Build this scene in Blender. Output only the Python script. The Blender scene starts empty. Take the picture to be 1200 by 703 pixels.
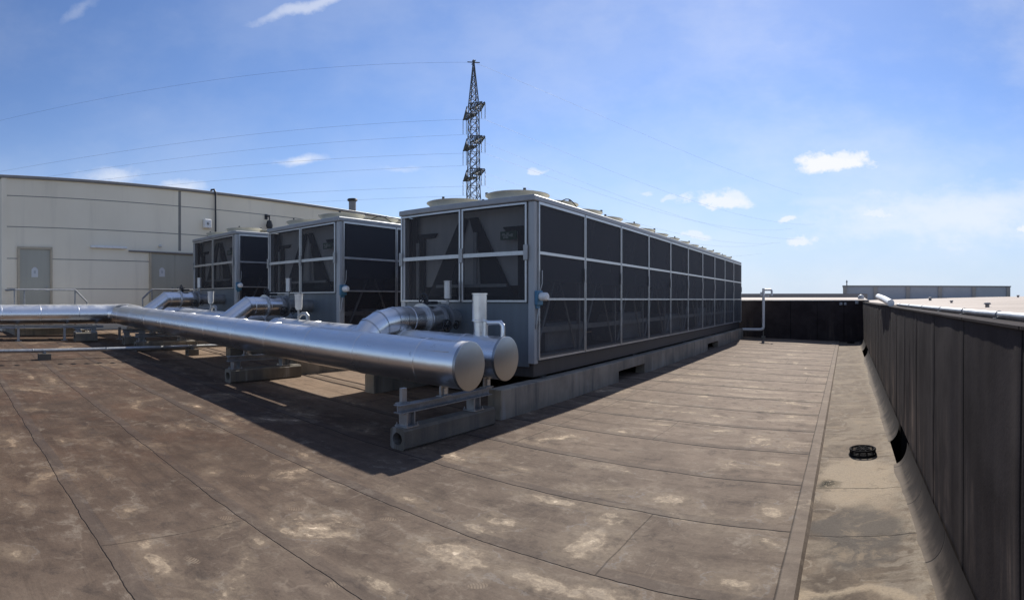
import bpy, bmesh, math, random
from mathutils import Vector, Matrix, noise
random.seed(7)
R = math.radians
PI = math.pi
C = bpy.context.scene.collection
SC = bpy.context.scene

# ------------------------------------------------------------------ camera model
F, XV, Y0, EYE, K = 680.0, 992.0, 351.0, 1.65, 0.04
def ray(px):
    t = (XV - px) / F
    return -math.sin(t), math.cos(t)
def at_y(px, Y):                      # X of the point of depth Y seen in column px
    t = (XV - px) / F
    return -Y * math.tan(t)
def ground(px, py):                   # point of the sloping roof deck seen at a pixel
    sx, cy = ray(px)
    r = F * EYE / ((py - Y0) + F * K * (-sx))
    return sx * r, cy * r
def gz(x):
    return -K * x if x < 0 else 0.0

# ------------------------------------------------------------------ helpers
def new_bm():
    return bmesh.new()
def box(bm, lo, hi, bevel=0.0):
    x0, y0, z0 = lo; x1, y1, z1 = hi
    v = [bm.verts.new(p) for p in ((x0,y0,z0),(x1,y0,z0),(x1,y1,z0),(x0,y1,z0),(x0,y0,z1),(x1,y0,z1),(x1,y1,z1),(x0,y1,z1))]
    fs = [bm.faces.new([v[i] for i in q]) for q in ((0,3,2,1),(4,5,6,7),(0,1,5,4),(1,2,6,5),(2,3,7,6),(3,0,4,7))]
    if bevel:
        es = list({e for f in fs for e in f.edges})
        bmesh.ops.bevel(bm, geom=es, offset=bevel, segments=1, affect='EDGES')
    return v
def prism(bm, pts, axis, a, b):       # 2D polygon extruded along an axis ('x': pts are (y,z); 'y': (x,z); 'z': (x,y))
    def mk(p, t):
        return (t, p[0], p[1]) if axis == 'x' else ((p[0], t, p[1]) if axis == 'y' else (p[0], p[1], t))
    A = [bm.verts.new(mk(p, a)) for p in pts]; B = [bm.verts.new(mk(p, b)) for p in pts]
    n = len(pts)
    bm.faces.new(A); bm.faces.new(B[::-1])
    for i in range(n):
        bm.faces.new((A[i], B[i], B[(i+1)%n], A[(i+1)%n]))
def frame_of(d):
    d = d.normalized()
    up = Vector((0,0,1)) if abs(d.z) < 0.95 else Vector((1,0,0))
    s = d.cross(up).normalized(); u = s.cross(d).normalized()
    return s, u
def tube(bm, pts, r, seg=12, caps=True, radii=None):
    pts = [Vector(p) for p in pts]; n = len(pts)
    rings = []; s = None
    for i, p in enumerate(pts):
        d0 = (pts[i]-pts[i-1]).normalized() if i else (pts[1]-pts[0]).normalized()
        d1 = (pts[i+1]-pts[i]).normalized() if i < n-1 else d0
        t = (d0+d1).normalized()
        if s is None:
            s, u = frame_of(t)
        else:
            s = (s - t*s.dot(t)).normalized(); u = s.cross(t).normalized()
        k = 1/max(0.35, t.dot(d0))
        bend = (d1-d0)
        rr = radii[i] if radii else r
        ring = []
        for j in range(seg):
            a = 2*PI*j/seg
            o = s*math.cos(a)*rr + u*math.sin(a)*rr
            if bend.length > 1e-4:
                bd = bend.normalized(); o = o + bd*o.dot(bd)*(k-1)
            ring.append(bm.verts.new(p+o))
        rings.append(ring)
    for i in range(n-1):
        for j in range(seg):
            f = bm.faces.new((rings[i][j], rings[i][(j+1)%seg], rings[i+1][(j+1)%seg], rings[i+1][j])); f.smooth = True
    if caps:
        bm.faces.new(rings[0][::-1]); bm.faces.new(rings[-1])
def lathe(bm, c, prof, seg=24, ax='z', cap=False):
    rings = []
    for r, h in prof:
        ring = []
        for j in range(seg):
            a = 2*PI*j/seg
            if ax == 'z': p = (c[0]+r*math.cos(a), c[1]+r*math.sin(a), c[2]+h)
            elif ax == 'x': p = (c[0]+h, c[1]+r*math.cos(a), c[2]+r*math.sin(a))
            else: p = (c[0]+r*math.cos(a), c[1]+h, c[2]+r*math.sin(a))
            ring.append(bm.verts.new(p))
        rings.append(ring)
    for i in range(len(prof)-1):
        for j in range(seg):
            f = bm.faces.new((rings[i][j], rings[i][(j+1)%seg], rings[i+1][(j+1)%seg], rings[i+1][j])); f.smooth = True
    if cap:
        bm.faces.new(rings[0]); bm.faces.new(rings[-1])
def torus(bm, c, r, rr, ax='z', seg=20, s2=8):
    prof = [(r+rr*math.cos(2*PI*k/s2), rr*math.sin(2*PI*k/s2)) for k in range(s2+1)]
    lathe(bm, c, prof, seg, ax)
def obj(name, bm, m, parent=None, smooth=False):
    bmesh.ops.remove_doubles(bm, verts=bm.verts, dist=1e-5)
    bmesh.ops.recalc_face_normals(bm, faces=bm.faces)
    me = bpy.data.meshes.new(name); bm.to_mesh(me); bm.free()
    if smooth:
        for p in me.polygons: p.use_smooth = True
    ms = m if isinstance(m, (list, tuple)) else [m]
    for k in ms: me.materials.append(k)
    if any(p.use_smooth for p in me.polygons):
        me.set_sharp_from_angle(angle=R(32))
    o = bpy.data.objects.new(name, me); C.objects.link(o)
    if parent is not None: o.parent = parent
    return o
def thing(name, label, cat, loc=(0,0,0), rz=0, group=None):
    o = bpy.data.objects.new(name, None); C.objects.link(o); o.empty_display_size = .2
    o.location = loc; o.rotation_euler = (0,0,rz); o['label'] = label; o['category'] = cat
    if group: o['group'] = group
    return o
def tag(o, label, cat, group=None):
    o['label'] = label; o['category'] = cat
    if group: o['group'] = group
    return o
def struct(name, bm, m, smooth=False):
    o = obj(name, bm, m, None, smooth); o['kind'] = 'structure'; return o
def copy_tree(o, parent=None):
    c = o.copy(); C.objects.link(c); c.parent = parent
    for ch in [k for k in bpy.data.objects if k.parent == o]: copy_tree(ch, c)
    return c

# ------------------------------------------------------------------ materials
class NT:
    def __init__(s, name, world=False):
        if world:
            s.m = bpy.data.worlds.new(name)
        else:
            s.m = bpy.data.materials.new(name)
        s.m.use_nodes = True; s.t = s.m.node_tree
        for n in list(s.t.nodes): s.t.nodes.remove(n)
    def n(s, kind, **kw):
        nd = s.t.nodes.new(kind)
        ins = kw.pop('ins', {})
        for k, v in kw.items(): setattr(nd, k, v)
        for k, v in ins.items(): s.set(nd.inputs[k], v)
        return nd
    def set(s, sock, v):
        if isinstance(v, bpy.types.NodeSocket): s.t.links.new(v, sock)
        elif isinstance(v, bpy.types.Node): s.t.links.new(v.outputs[0], sock)
        else: sock.default_value = v
    def math(s, op, a, b=0.0, c=None, clamp=False):
        nd = s.n('ShaderNodeMath', operation=op, use_clamp=clamp); s.set(nd.inputs[0], a); s.set(nd.inputs[1], b)
        if c is not None: s.set(nd.inputs[2], c)
        return nd.outputs[0]
    def vmath(s, op, a, b=(0,0,0), out=0):
        nd = s.n('ShaderNodeVectorMath', operation=op); s.set(nd.inputs[0], a)
        if b is not None: s.set(nd.inputs[1], b)
        return nd.outputs[out]
    def noise(s, vec, scale, detail=4, rough=.55, dist=0.0, col=False):
        nd = s.n('ShaderNodeTexNoise', ins={'Scale':scale,'Detail':detail,'Roughness':rough,'Distortion':dist})
        if vec is not None: s.set(nd.inputs['Vector'], vec)
        return nd.outputs['Color' if col else 'Fac']
    def ramp(s, fac, stops, interp='LINEAR'):
        nd = s.n('ShaderNodeValToRGB'); s.set(nd.inputs[0], fac); cr = nd.color_ramp; cr.interpolation = interp
        while len(cr.elements) < len(stops): cr.elements.new(.5)
        for e, (p, c) in zip(cr.elements, stops):
            e.position = p; e.color = (c, c, c, 1) if isinstance(c, (int, float)) else tuple(c)+(1,)
        return nd.outputs[0]
    def mr(s, v, a, b, c=0.0, d=1.0, smooth=True):
        nd = s.n('ShaderNodeMapRange', interpolation_type='SMOOTHSTEP' if smooth else 'LINEAR')
        s.set(nd.inputs[0], v); s.set(nd.inputs[1], a); s.set(nd.inputs[2], b); s.set(nd.inputs[3], c); s.set(nd.inputs[4], d)
        return nd.outputs[0]
    def mix(s, f, a, b, mode='MIX'):
        nd = s.n('ShaderNodeMix', data_type='RGBA', blend_type=mode)
        s.set(nd.inputs[0], f)
        for sock, v in ((nd.inputs[6], a), (nd.inputs[7], b)):
            if isinstance(v, tuple) and len(v) == 3: v = v+(1,)
            s.set(sock, v)
        return nd.outputs[2]
    def pos(s):
        return s.n('ShaderNodeNewGeometry').outputs['Position']
    def objc(s):
        return s.n('ShaderNodeTexCoord').outputs['Object']
    def xyz(s, v):
        nd = s.n('ShaderNodeSeparateXYZ'); s.set(nd.inputs[0], v); return nd.outputs
    def comb(s, x, y, z):
        nd = s.n('ShaderNodeCombineXYZ'); s.set(nd.inputs[0], x); s.set(nd.inputs[1], y); s.set(nd.inputs[2], z); return nd.outputs[0]
    def bump(s, h, strength=.3, dist=.01):
        nd = s.n('ShaderNodeBump', ins={'Strength':strength,'Distance':dist,'Height':h}); return nd.outputs[0]
    def bsdf(s, col, rough=.6, metal=0.0, normal=None, spec=None, **kw):
        nd = s.n('ShaderNodeBsdfPrincipled')
        if isinstance(col, tuple) and len(col) == 3: col = col+(1,)
        s.set(nd.inputs['Base Color'], col); s.set(nd.inputs['Roughness'], rough); s.set(nd.inputs['Metallic'], metal)
        if normal is not None: s.set(nd.inputs['Normal'], normal)
        if spec is not None: nd.inputs['Specular IOR Level'].default_value = spec
        return nd
    def out(s, sh):
        o = s.n('ShaderNodeOutputMaterial'); s.t.links.new(sh.outputs[0] if isinstance(sh, bpy.types.Node) else sh, o.inputs[0]); return s.m

def simple(name, col, rough=.6, metal=0.0, var=.15, scale=6.0, bump=.0, streak=False, spec=None):
    m = NT(name); p = m.pos()
    if streak: p = m.vmath('MULTIPLY', p, (1,1,.12))
    n1 = m.noise(p, scale, 5, .6); n2 = m.noise(p, scale*5, 3, .5)
    f = m.math('ADD', m.math('MULTIPLY', n1, .7), m.math('MULTIPLY', n2, .3))
    f = m.mr(f, .32, .68)
    lo = tuple(c*(1-var) for c in col); hi = tuple(min(1, c*(1+var)) for c in col)
    c = m.mix(f, lo, hi)
    rr = m.math('ADD', m.math('MULTIPLY', f, .12), max(.02, rough-.06))
    nrm = m.bump(f, bump, .01) if bump else None
    return m.out(m.bsdf(c, rr, metal, nrm, spec))

M = {}
def cladding(name, ax, base=.84, rough=.27):
    # aluminium cladding: brushed along the roll, faint scuffs, dusty top
    m = NT(name); p = m.pos()
    s = {'x':(2.0,14,14),'y':(14,2.0,14),'z':(14,14,2.0)}[ax]
    br = m.noise(m.vmath('MULTIPLY', p, s), 2.2, 5, .6)
    big = m.noise(p, 1.7, 3, .5)
    x = m.xyz(p)[{'x':0,'y':1,'z':2}[ax]]
    cell = m.math('FLOOR', m.math('DIVIDE', x, 1.0))
    rnd = m.n('ShaderNodeTexWhiteNoise', noise_dimensions='1D', ins={'W':cell}).outputs['Value']
    f = m.math('ADD', m.math('MULTIPLY', br, .5), m.math('MULTIPLY', big, .5))
    c = m.mix(f, (base*.82, base*.83, base*.84), (base*1.12, base*1.11, base*1.09))
    c = m.mix(m.math('MULTIPLY', rnd, .16), c, (base*.6, base*.6, base*.6))
    spots = m.mr(m.noise(p, 9, 5, .7), .60, .72)
    c = m.mix(m.math('MULTIPLY', spots, .35), c, (.28,.26,.23))
    nz = m.xyz(m.n('ShaderNodeNewGeometry').outputs['Normal'])[2]
    dust = m.math('MULTIPLY', m.mr(nz, .35, 1.0), m.mr(m.noise(p, 5, 5, .7), .25, .7))
    c = m.mix(m.math('MULTIPLY', dust, .3), c, (.62,.60,.56))
    rr = m.math('ADD', m.math('MULTIPLY', f, .16), rough-.06)
    rr = m.math('ADD', rr, m.math('MULTIPLY', dust, .2))
    mt = m.math('SUBTRACT', 1.0, m.math('MULTIPLY', dust, .22))
    w = m.bump(m.noise(p, 3.2, 2, .5), .25, .02)
    return m.out(m.bsdf(c, rr, mt, w))
for a in 'xyz': M['clad_'+a] = cladding('aluminium_cladding_'+a, a)
M['clad_dark'] = cladding('aluminium_end_cap', 'z', .40, .36)
M['steel'] = simple('galvanised_steel', (.34,.345,.345), .45, .7, .18, 8)
M['steel_grey'] = simple('dull_grey_steel', (.24,.25,.26), .55, .45, .22, 9)
M['alu'] = simple('aluminium_profile', (.50,.505,.505), .38, .75, .12, 7)
M['roof_rail'] = simple('grey_roof_edge', (.30,.31,.32), .5, .3, .12, 5)
M['unit_paint'] = simple('grey_blue_unit_paint', (.37,.39,.40), .5, .15, .10, 2.5, streak=True)
M['unit_panel'] = simple('unit_lower_panel_paint', (.135,.158,.175), .5, .15, .14, 2.5, streak=True)
M['unit_dark'] = simple('dark_unit_base', (.055,.050,.047), .6, .1, .25, 5, streak=True)
M['end_plate'] = simple('inner_end_plate', (.56,.56,.55), .5, .3, .10, 3, streak=True)
M['coil'] = simple('coil_black', (.018,.020,.024), .6, .2, .3, 4)
M['brace'] = simple('inner_brace_steel', (.34,.35,.35), .5, .4, .15, 5)
M['fan'] = simple('cream_fan_shroud', (.56,.54,.46), .5, 0, .08, 6)
M['blade'] = simple('fan_blade_dark', (.05,.05,.055), .5, 0, .1, 5)
M['black'] = simple('black_rubber', (.014,.013,.013), .95, 0, .2, 9, spec=.1)
M['iron'] = simple('black_cast_iron', (.035,.037,.042), .5, .3, .3, 14)
M['blue'] = simple('blue_switch_box', (.05,.16,.26), .5, 0, .2, 10)
M['white'] = simple('white_plastic', (.72,.72,.70), .4, 0, .07, 8)
M['dull_white'] = simple('weathered_white_paint', (.55,.55,.53), .5, 0, .12, 8)
M['door'] = simple('grey_green_door', (.36,.35,.29), .5, 0, .07, 1.5, streak=True)
M['door_trim'] = simple('beige_door_frame', (.44,.38,.28), .6, 0, .1, 5)
M['coping'] = simple('metal_coping', (.22,.21,.20), .5, .3, .12, 3)
M['pylon'] = simple('pylon_steel', (.10,.105,.115), .7, .2, .15, .6)
M['wire'] = simple('overhead_wire', (.16,.17,.19), .6, .3, .1, .2)
M['insul'] = simple('glass_insulator', (.20,.24,.27), .3, 0, .1, 2)
M['sign'] = simple('white_sign_plate', (.55,.56,.56), .4, 0, .03, 5)
M['sign_ink'] = simple('dark_sign_ink', (.10,.11,.12), .5, 0, .03, 5)
M['green'] = simple('green_label', (.03,.10,.05), .5, 0, .1, 20)
M['paleink'] = simple('pale_label_mark', (.42,.47,.42), .5, 0, .1, 20)

def concrete(name, col=(.235,.225,.205)):
    m = NT(name); p = m.pos()
    st = m.noise(m.vmath('MULTIPLY', p, (1,1,.10)), 5.5, 6, .65)
    big = m.noise(p, 1.3, 5, .6); fine = m.noise(p, 38, 3, .6)
    c = m.mix(m.mr(big, .35, .68), tuple(x*.72 for x in col), tuple(x*1.2 for x in col))
    c = m.mix(m.math('MULTIPLY', m.mr(st, .47, .7), .62), c, (.075,.075,.072))
    c = m.mix(m.math('MULTIPLY', m.mr(st, .3, .42, 1, 0), .45), c, (.36,.35,.33))
    pores = m.mr(m.n('ShaderNodeTexVoronoi', ins={'Scale':26.0,'Vector':p}).outputs['Distance'], .05, .16, 1, 0)
    c = m.mix(m.math('MULTIPLY', pores, .35), c, (.06,.06,.055))
    h = m.math('SUBTRACT', m.math('ADD', fine, m.math('MULTIPLY', st, .8)), pores)
    return m.out(m.bsdf(c, .88, 0, m.bump(h, .5, .006)))
M['concrete'] = concrete('stained_concrete', (.275,.238,.185))
M['block'] = concrete('block_concrete', (.165,.143,.110))

# screens: woven dark mesh, partly see-through
def mesh_mat(name, op, col):
    m = NT(name); p = m.pos()
    n = m.noise(m.vmath('MULTIPLY', p, (1,1,.4)), 1.6, 4, .6)
    fac = m.math('ADD', m.math('MULTIPLY', n, .16), op-.08)
    tr = m.n('ShaderNodeBsdfTransparent'); b = m.bsdf(col, .75)
    mx = m.n('ShaderNodeMixShader'); m.set(mx.inputs[0], fac); m.t.links.new(tr.outputs[0], mx.inputs[1]); m.t.links.new(b.outputs[0], mx.inputs[2])
    return m.out(mx)
M['mesh_side'] = mesh_mat('side_screen_mesh', .78, (.034,.037,.045))
M['mesh_low'] = mesh_mat('lower_screen_mesh', .58, (.034,.034,.038))
M['mesh_front'] = mesh_mat('front_screen_mesh', .60, (.045,.043,.044))

# ---- roof deck membrane
SEAM0, SEAMP = .99, 1.006
stains = [  # px, py, half-size along X (m), half-size along Y (m), strength
 (340,627,.10,.05,1.0),(318,612,.05,.03,.5),(186,664,.16,.08,.9),(170,640,.10,.12,.5),(300,637,.09,.05,.6),
 (530,653,.22,.13,1.0),(590,614,.11,.09,1.0),(560,625,.16,.10,.6),(440,690,.13,.05,1.0),(478,588,.20,.07,.5),
 (785,590,.17,.13,.8),(905,603,.12,.16,.7),(905,546,.13,.10,.7),(650,590,.26,.08,.9),(690,640,.16,.24,.9),
 (720,612,.13,.18,.7),(230,478,.12,.06,.9),(262,494,.16,.05,.9),(195,500,.05,.03,.7),(220,503,.10,.03,.7),
 (357,537,.16,.04,.6),(730,508,.14,.12,.5),(775,500,.20,.09,.6),(845,507,.20,.12,.5),(800,485,.35,.08,.5),
 (700,700,.30,.10,.6),(640,690,.32,.10,.8),(860,688,.14,.10,.6),(900,640,.15,.10,.4),(60,447,.5,.10,.6),
 (15,520,.3,.10,.6),(30,597,.12,.05,.4),(880,455,.4,.2,.5),(820,440,.5,.2,.45),(900,425,.5,.3,.5),(930,490,.18,.2,.4),
 (250,555,.10,.07,.35),(125,555,.16,.06,.3),(150,600,.12,.10,.35),(390,575,.14,.05,.35),(610,552,.15,.07,.4),
 (20,650,.08,.10,.5),(70,520,.10,.05,.4)]
FOOT = [(357,570,.5),(345,600,.9),(412,618,.4),(366,652,.2),(393,690,1.1),(243,575,.7),(322,543,.3),(290,560,1.3),(455,612,.6),(130,560,.2),(265,610,.9),(225,660,.5),(345,537,1.0),(500,640,.1),(560,690,.8),(310,575,.2)]
def deck_mat():
    m = NT('bitumen_roofing_felt'); p = m.pos(); o = m.xyz(p); X, Yc = o[0], o[1]
    wv = m.vmath('MULTIPLY', m.vmath('SUBTRACT', m.noise(p, 3.4, 7, .66, col=True), (.5,.5,.5)), (.26,.26,0))
    pw = m.vmath('ADD', p, wv)
    big = m.noise(p, .45, 4, .55); mid = m.noise(p, 2.4, 7, .68); fine = m.noise(p, 46, 4, .7)
    grit = m.noise(p, 210, 2, .6); med = m.noise(pw, 8.5, 6, .72)
    row = m.math('FLOOR', m.math('DIVIDE', m.math('SUBTRACT', Yc, SEAM0), SEAMP))
    rnd = m.n('ShaderNodeTexWhiteNoise', noise_dimensions='1D', ins={'W':row}).outputs['Value']
    c = m.mix(m.mr(mid, .30, .70), (.074,.054,.043), (.142,.108,.085))
    c = m.mix(m.math('MULTIPLY', m.mr(big, .4, .65), .4), c, (.150,.118,.094))
    c = m.mix(m.math('MULTIPLY', rnd, .30), c, (.080,.062,.052))
    c = m.mix(m.math('MULTIPLY', m.mr(med, .52, .70), .38), c, (.195,.155,.122))
    c = m.mix(m.math('MULTIPLY', m.mr(med, .44, .30), .40), c, (.056,.043,.037))
    # worn rusty tinge on the sheets next to the pipes
    c = m.mix(m.math('MULTIPLY', m.math('MULTIPLY', m.mr(X, -3.6, -6.5), m.mr(m.noise(pw, 1.6, 5, .6), .45, .62)), .35), c, (.155,.092,.062))
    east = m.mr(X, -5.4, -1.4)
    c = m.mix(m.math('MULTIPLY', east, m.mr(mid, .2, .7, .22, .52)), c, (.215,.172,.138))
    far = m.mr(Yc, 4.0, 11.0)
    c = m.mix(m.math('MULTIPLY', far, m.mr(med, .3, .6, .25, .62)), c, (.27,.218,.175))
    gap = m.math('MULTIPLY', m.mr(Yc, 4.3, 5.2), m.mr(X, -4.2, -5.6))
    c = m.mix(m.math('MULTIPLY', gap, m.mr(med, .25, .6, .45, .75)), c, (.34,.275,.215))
    st = m.noise(m.vmath('MULTIPLY', p, (.35,5,1)), 2.4, 7, .68)
    c = m.mix(m.math('MULTIPLY', m.mr(st, .50, .70), .40), c, (.052,.038,.031))
    c = m.mix(m.math('MULTIPLY', m.mr(st, .28, .43, 1, 0), .28), c, (.22,.175,.135))
    # dried puddles: crisp pale core, scalloped dark and pale tide lines round it
    jag = m.math('MULTIPLY', m.math('SUBTRACT', m.noise(p, 9.0, 6, .62), .5), 1.1)
    Dm = 9.0
    for (px, py, sx, sy, s_) in stains:
        gx, gy = ground(px, py)
        q = m.vmath('MULTIPLY', m.vmath('SUBTRACT', pw, (gx, gy, 0)), (1/(sx*1.5), 1/(sy*1.5), 0))
        d = m.vmath('LENGTH', q, None, out=1)
        Dm = m.math('MINIMUM', Dm, m.math('ADD', d, (1-s_)*.55))
    n1 = m.noise(pw, 1.5, 6, .58, .5)
    Df = m.math('MULTIPLY', m.math('SUBTRACT', .722, n1), 8.0)      # free ones
    Dm = m.math('MINIMUM', Dm, Df)
    D = m.math('ADD', Dm, jag)
    wear = m.mr(m.noise(p, 13, 6, .72), .34, .60, .25, 1)
    c = m.mix(m.math('MULTIPLY', m.mr(D, 1.7, .9), .30), c, (.165,.132,.105))
    c = m.mix(m.math('MULTIPLY', m.math('MULTIPLY', m.mr(D, .60, .75), m.mr(D, .95, .80)), m.mr(m.noise(p, 1.3, 3, .6), .40, .62, .02, .50)), c, (.072,.062,.058))
    c = m.mix(m.math('MULTIPLY', m.math('MULTIPLY', m.mr(D, 1.0, 1.04), m.mr(D, 1.14, 1.08)), m.mr(m.noise(pw, 4, 4, .6), .42, .62, 0, .45)), c, (.24,.23,.23))
    c = m.mix(m.math('MULTIPLY', m.math('MULTIPLY', m.mr(D, 1.42, 1.47), m.mr(D, 1.60, 1.52)), m.mr(m.noise(pw, 3, 4, .6), .45, .65, 0, .30)), c, (.23,.19,.15))
    c = m.mix(m.math('MULTIPLY', m.mr(D, 1.5, .50), m.math('MULTIPLY', wear, .55)), c, (.30,.245,.185))
    c = m.mix(m.math('MULTIPLY', m.mr(D, .62, .40), m.math('MULTIPLY', wear, .76)), c, (.47,.39,.295))
    c = m.mix(m.math('MULTIPLY', m.math('MULTIPLY', m.mr(D, .22, .30), m.mr(D, .44, .36)), .35), c, (.17,.14,.115))
    c = m.mix(m.math('MULTIPLY', m.mr(D, .14, .0), .75), c, (.80,.68,.53))
    # dusty sole prints
    fp = 0.0
    for (px, py, an) in FOOT:
        gx, gy = ground(px, py); ca_, sa_ = math.cos(an), math.sin(an)
        dlt = m.vmath('SUBTRACT', p, (gx, gy, 0))
        u = m.vmath('DOT_PRODUCT', dlt, (ca_, sa_, 0), out=1); v = m.vmath('DOT_PRODUCT', dlt, (-sa_, ca_, 0), out=1)
        e = m.math('ADD', m.math('POWER', m.math('ABSOLUTE', m.math('DIVIDE', u, .062)), 2.0), m.math('POWER', m.math('ABSOLUTE', m.math('DIVIDE', v, .034)), 2.0))
        bars = m.mr(m.math('ABSOLUTE', m.math('SUBTRACT', m.math('FRACT', m.math('ADD', m.math('DIVIDE', u, .017), m.math('MULTIPLY', m.math('ABSOLUTE', v), 9.0))), .5)), .12, .24)
        fp = m.math('MAXIMUM', fp, m.math('MULTIPLY', m.mr(e, 1.0, .75), bars))
    c = m.mix(m.math('MULTIPLY', fp, m.math('MULTIPLY', wear, .62)), c, (.30,.24,.18))
    pale = m.noise(m.vmath('ADD', m.vmath('MULTIPLY', pw, (.55,1.7,1)), (3,11,0)), 1.15, 6, .6)
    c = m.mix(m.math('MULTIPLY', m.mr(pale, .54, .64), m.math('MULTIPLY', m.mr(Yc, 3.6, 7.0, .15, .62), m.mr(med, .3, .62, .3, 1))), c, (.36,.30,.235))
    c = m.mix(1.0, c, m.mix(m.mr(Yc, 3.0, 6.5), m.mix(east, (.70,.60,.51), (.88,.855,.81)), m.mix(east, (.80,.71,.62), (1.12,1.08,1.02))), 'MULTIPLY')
    mott = m.noise(pw, 5.2, 8, .74); mott2 = m.noise(m.vmath('ADD', p, (7,3,0)), 1.7, 5, .55, .35)
    c = m.mix(m.math('MULTIPLY', m.mr(mott, .52, .68), m.math('MULTIPLY', m.mr(mott2, .40, .60, .12, .72), m.math('ADD', .45, m.math('MULTIPLY', east, .55)))), c, (.27,.225,.175))
    c = m.mix(m.math('MULTIPLY', m.mr(mott, .48, .30), .58), c, (.040,.031,.027))
    tide = m.math('MULTIPLY', m.math('MULTIPLY', m.mr(mott2, .500, .512), m.mr(mott2, .535, .517)), m.mr(m.noise(p, 2.6, 4, .6), .45, .65, 0, .30))
    c = m.mix(tide, c, (.27,.215,.16))
    scr = m.noise(m.vmath('MULTIPLY', p, (22, 1.6, 1)), 2.0, 4, .6)
    c = m.mix(m.math('MULTIPLY', m.mr(scr, .60, .74), m.mr(mott2, .42, .6, 0, .35)), c, (.24,.195,.15))
    # grit
    c = m.mix(m.math('MULTIPLY', m.mr(fine, .3, .72), .35), c, m.mix(.5, c, (.02,.02,.02)))
    c = m.mix(m.math('MULTIPLY', m.mr(grit, .62, .8), .35), c, (.30,.24,.19))
    # seams
    wob = m.math('MULTIPLY', m.math('SUBTRACT', m.noise(m.vmath('MULTIPLY', p, (1,.15,1)), 1.6, 5, .6), .5), .085)
    ys = m.math('ADD', Yc, wob)
    fr = m.math('FRACT', m.math('DIVIDE', m.math('SUBTRACT', ys, SEAM0), SEAMP))
    d = m.math('MULTIPLY', m.math('MINIMUM', fr, m.math('SUBTRACT', 1.0, fr)), SEAMP)
    row2 = m.math('FLOOR', m.math('DIVIDE', m.math('SUBTRACT', ys, SEAM0), SEAMP))
    r2 = m.n('ShaderNodeTexWhiteNoise', noise_dimensions='1D', ins={'W':row2}).outputs['Value']
    xo = m.math('ADD', m.math('ADD', X, 1.39), m.math('MULTIPLY', m.math('SUBTRACT', row2, 2.0), 2.7))
    wob2 = m.math('MULTIPLY', m.math('SUBTRACT', m.noise(p, 2.0, 4, .6), .5), .05)
    fx = m.math('FRACT', m.math('DIVIDE', m.math('ADD', xo, wob2), 7.4))
    dx = m.math('MULTIPLY', m.math('MINIMUM', fx, m.math('SUBTRACT', 1.0, fx)), 7.4)
    inside = m.math('MULTIPLY', m.math('LESS_THAN', X, -.385), 1.0)
    seam = m.math('MULTIPLY', m.mr(d, m.mr(Yc, 2.6, 14, .0005, .014, False), m.mr(Yc, 2.6, 14, .0065, .038, False), 1, 0), inside)
    seamv = m.math('MULTIPLY', m.mr(dx, .002, .008, .5, 0), inside)
    # lap strip lines along the gutter and beside the plinth
    l1 = m.mr(m.math('ABSOLUTE', m.math('ADD', m.math('ADD', X, .385), m.math('MULTIPLY', wob2, .25))), .002, .009, .8, 0)
    l2 = m.math('MULTIPLY', m.mr(m.math('ABSOLUTE', m.math('ADD', m.math('ADD', X, 3.28), wob2)), .002, .010, .55, 0), m.math('GREATER_THAN', Yc, 5.0))
    l3 = m.mr(m.math('ABSOLUTE', m.math('ADD', m.math('ADD', X, 10.55), wob2)), .006, .022, .8, 0)
    lines = m.math('MAXIMUM', m.math('MAXIMUM', seam, seamv), m.math('MAXIMUM', l1, m.math('MAXIMUM', l2, l3)))
    lap = m.math('MULTIPLY', m.math('MULTIPLY', m.math('LESS_THAN', fr, m.math('ADD', .095, m.math('MULTIPLY', med, .03))), inside), m.mr(mott2, .3, .6, .15, .42))
    c = m.mix(lap, c, (.066,.053,.046))
    vis = m.mr(m.noise(p, 2.2, 4, .6), .28, .5, .55, 1)
    c = m.mix(m.math('MULTIPLY', lines, m.math('MULTIPLY', vis, .93)), c, (.010,.009,.009))
    lapstrip = m.math('MULTIPLY', m.mr(X, -.392, -.378), .4)
    c = m.mix(lapstrip, c, (.17,.138,.11))
    h = m.math('ADD', m.math('MULTIPLY', mid, .8), m.math('ADD', m.math('MULTIPLY', fine, .45), m.math('MULTIPLY', n1, .8)))
    h = m.math('SUBTRACT', h, m.math('MULTIPLY', lines, 1.2))
    h = m.math('ADD', h, m.math('MULTIPLY', m.mr(fr, .0, .16, 1, 0), .8))
    return m.out(m.bsdf(c, .92, 0, m.bump(h, .5, .010), .15))
M['deck'] = deck_mat()

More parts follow.
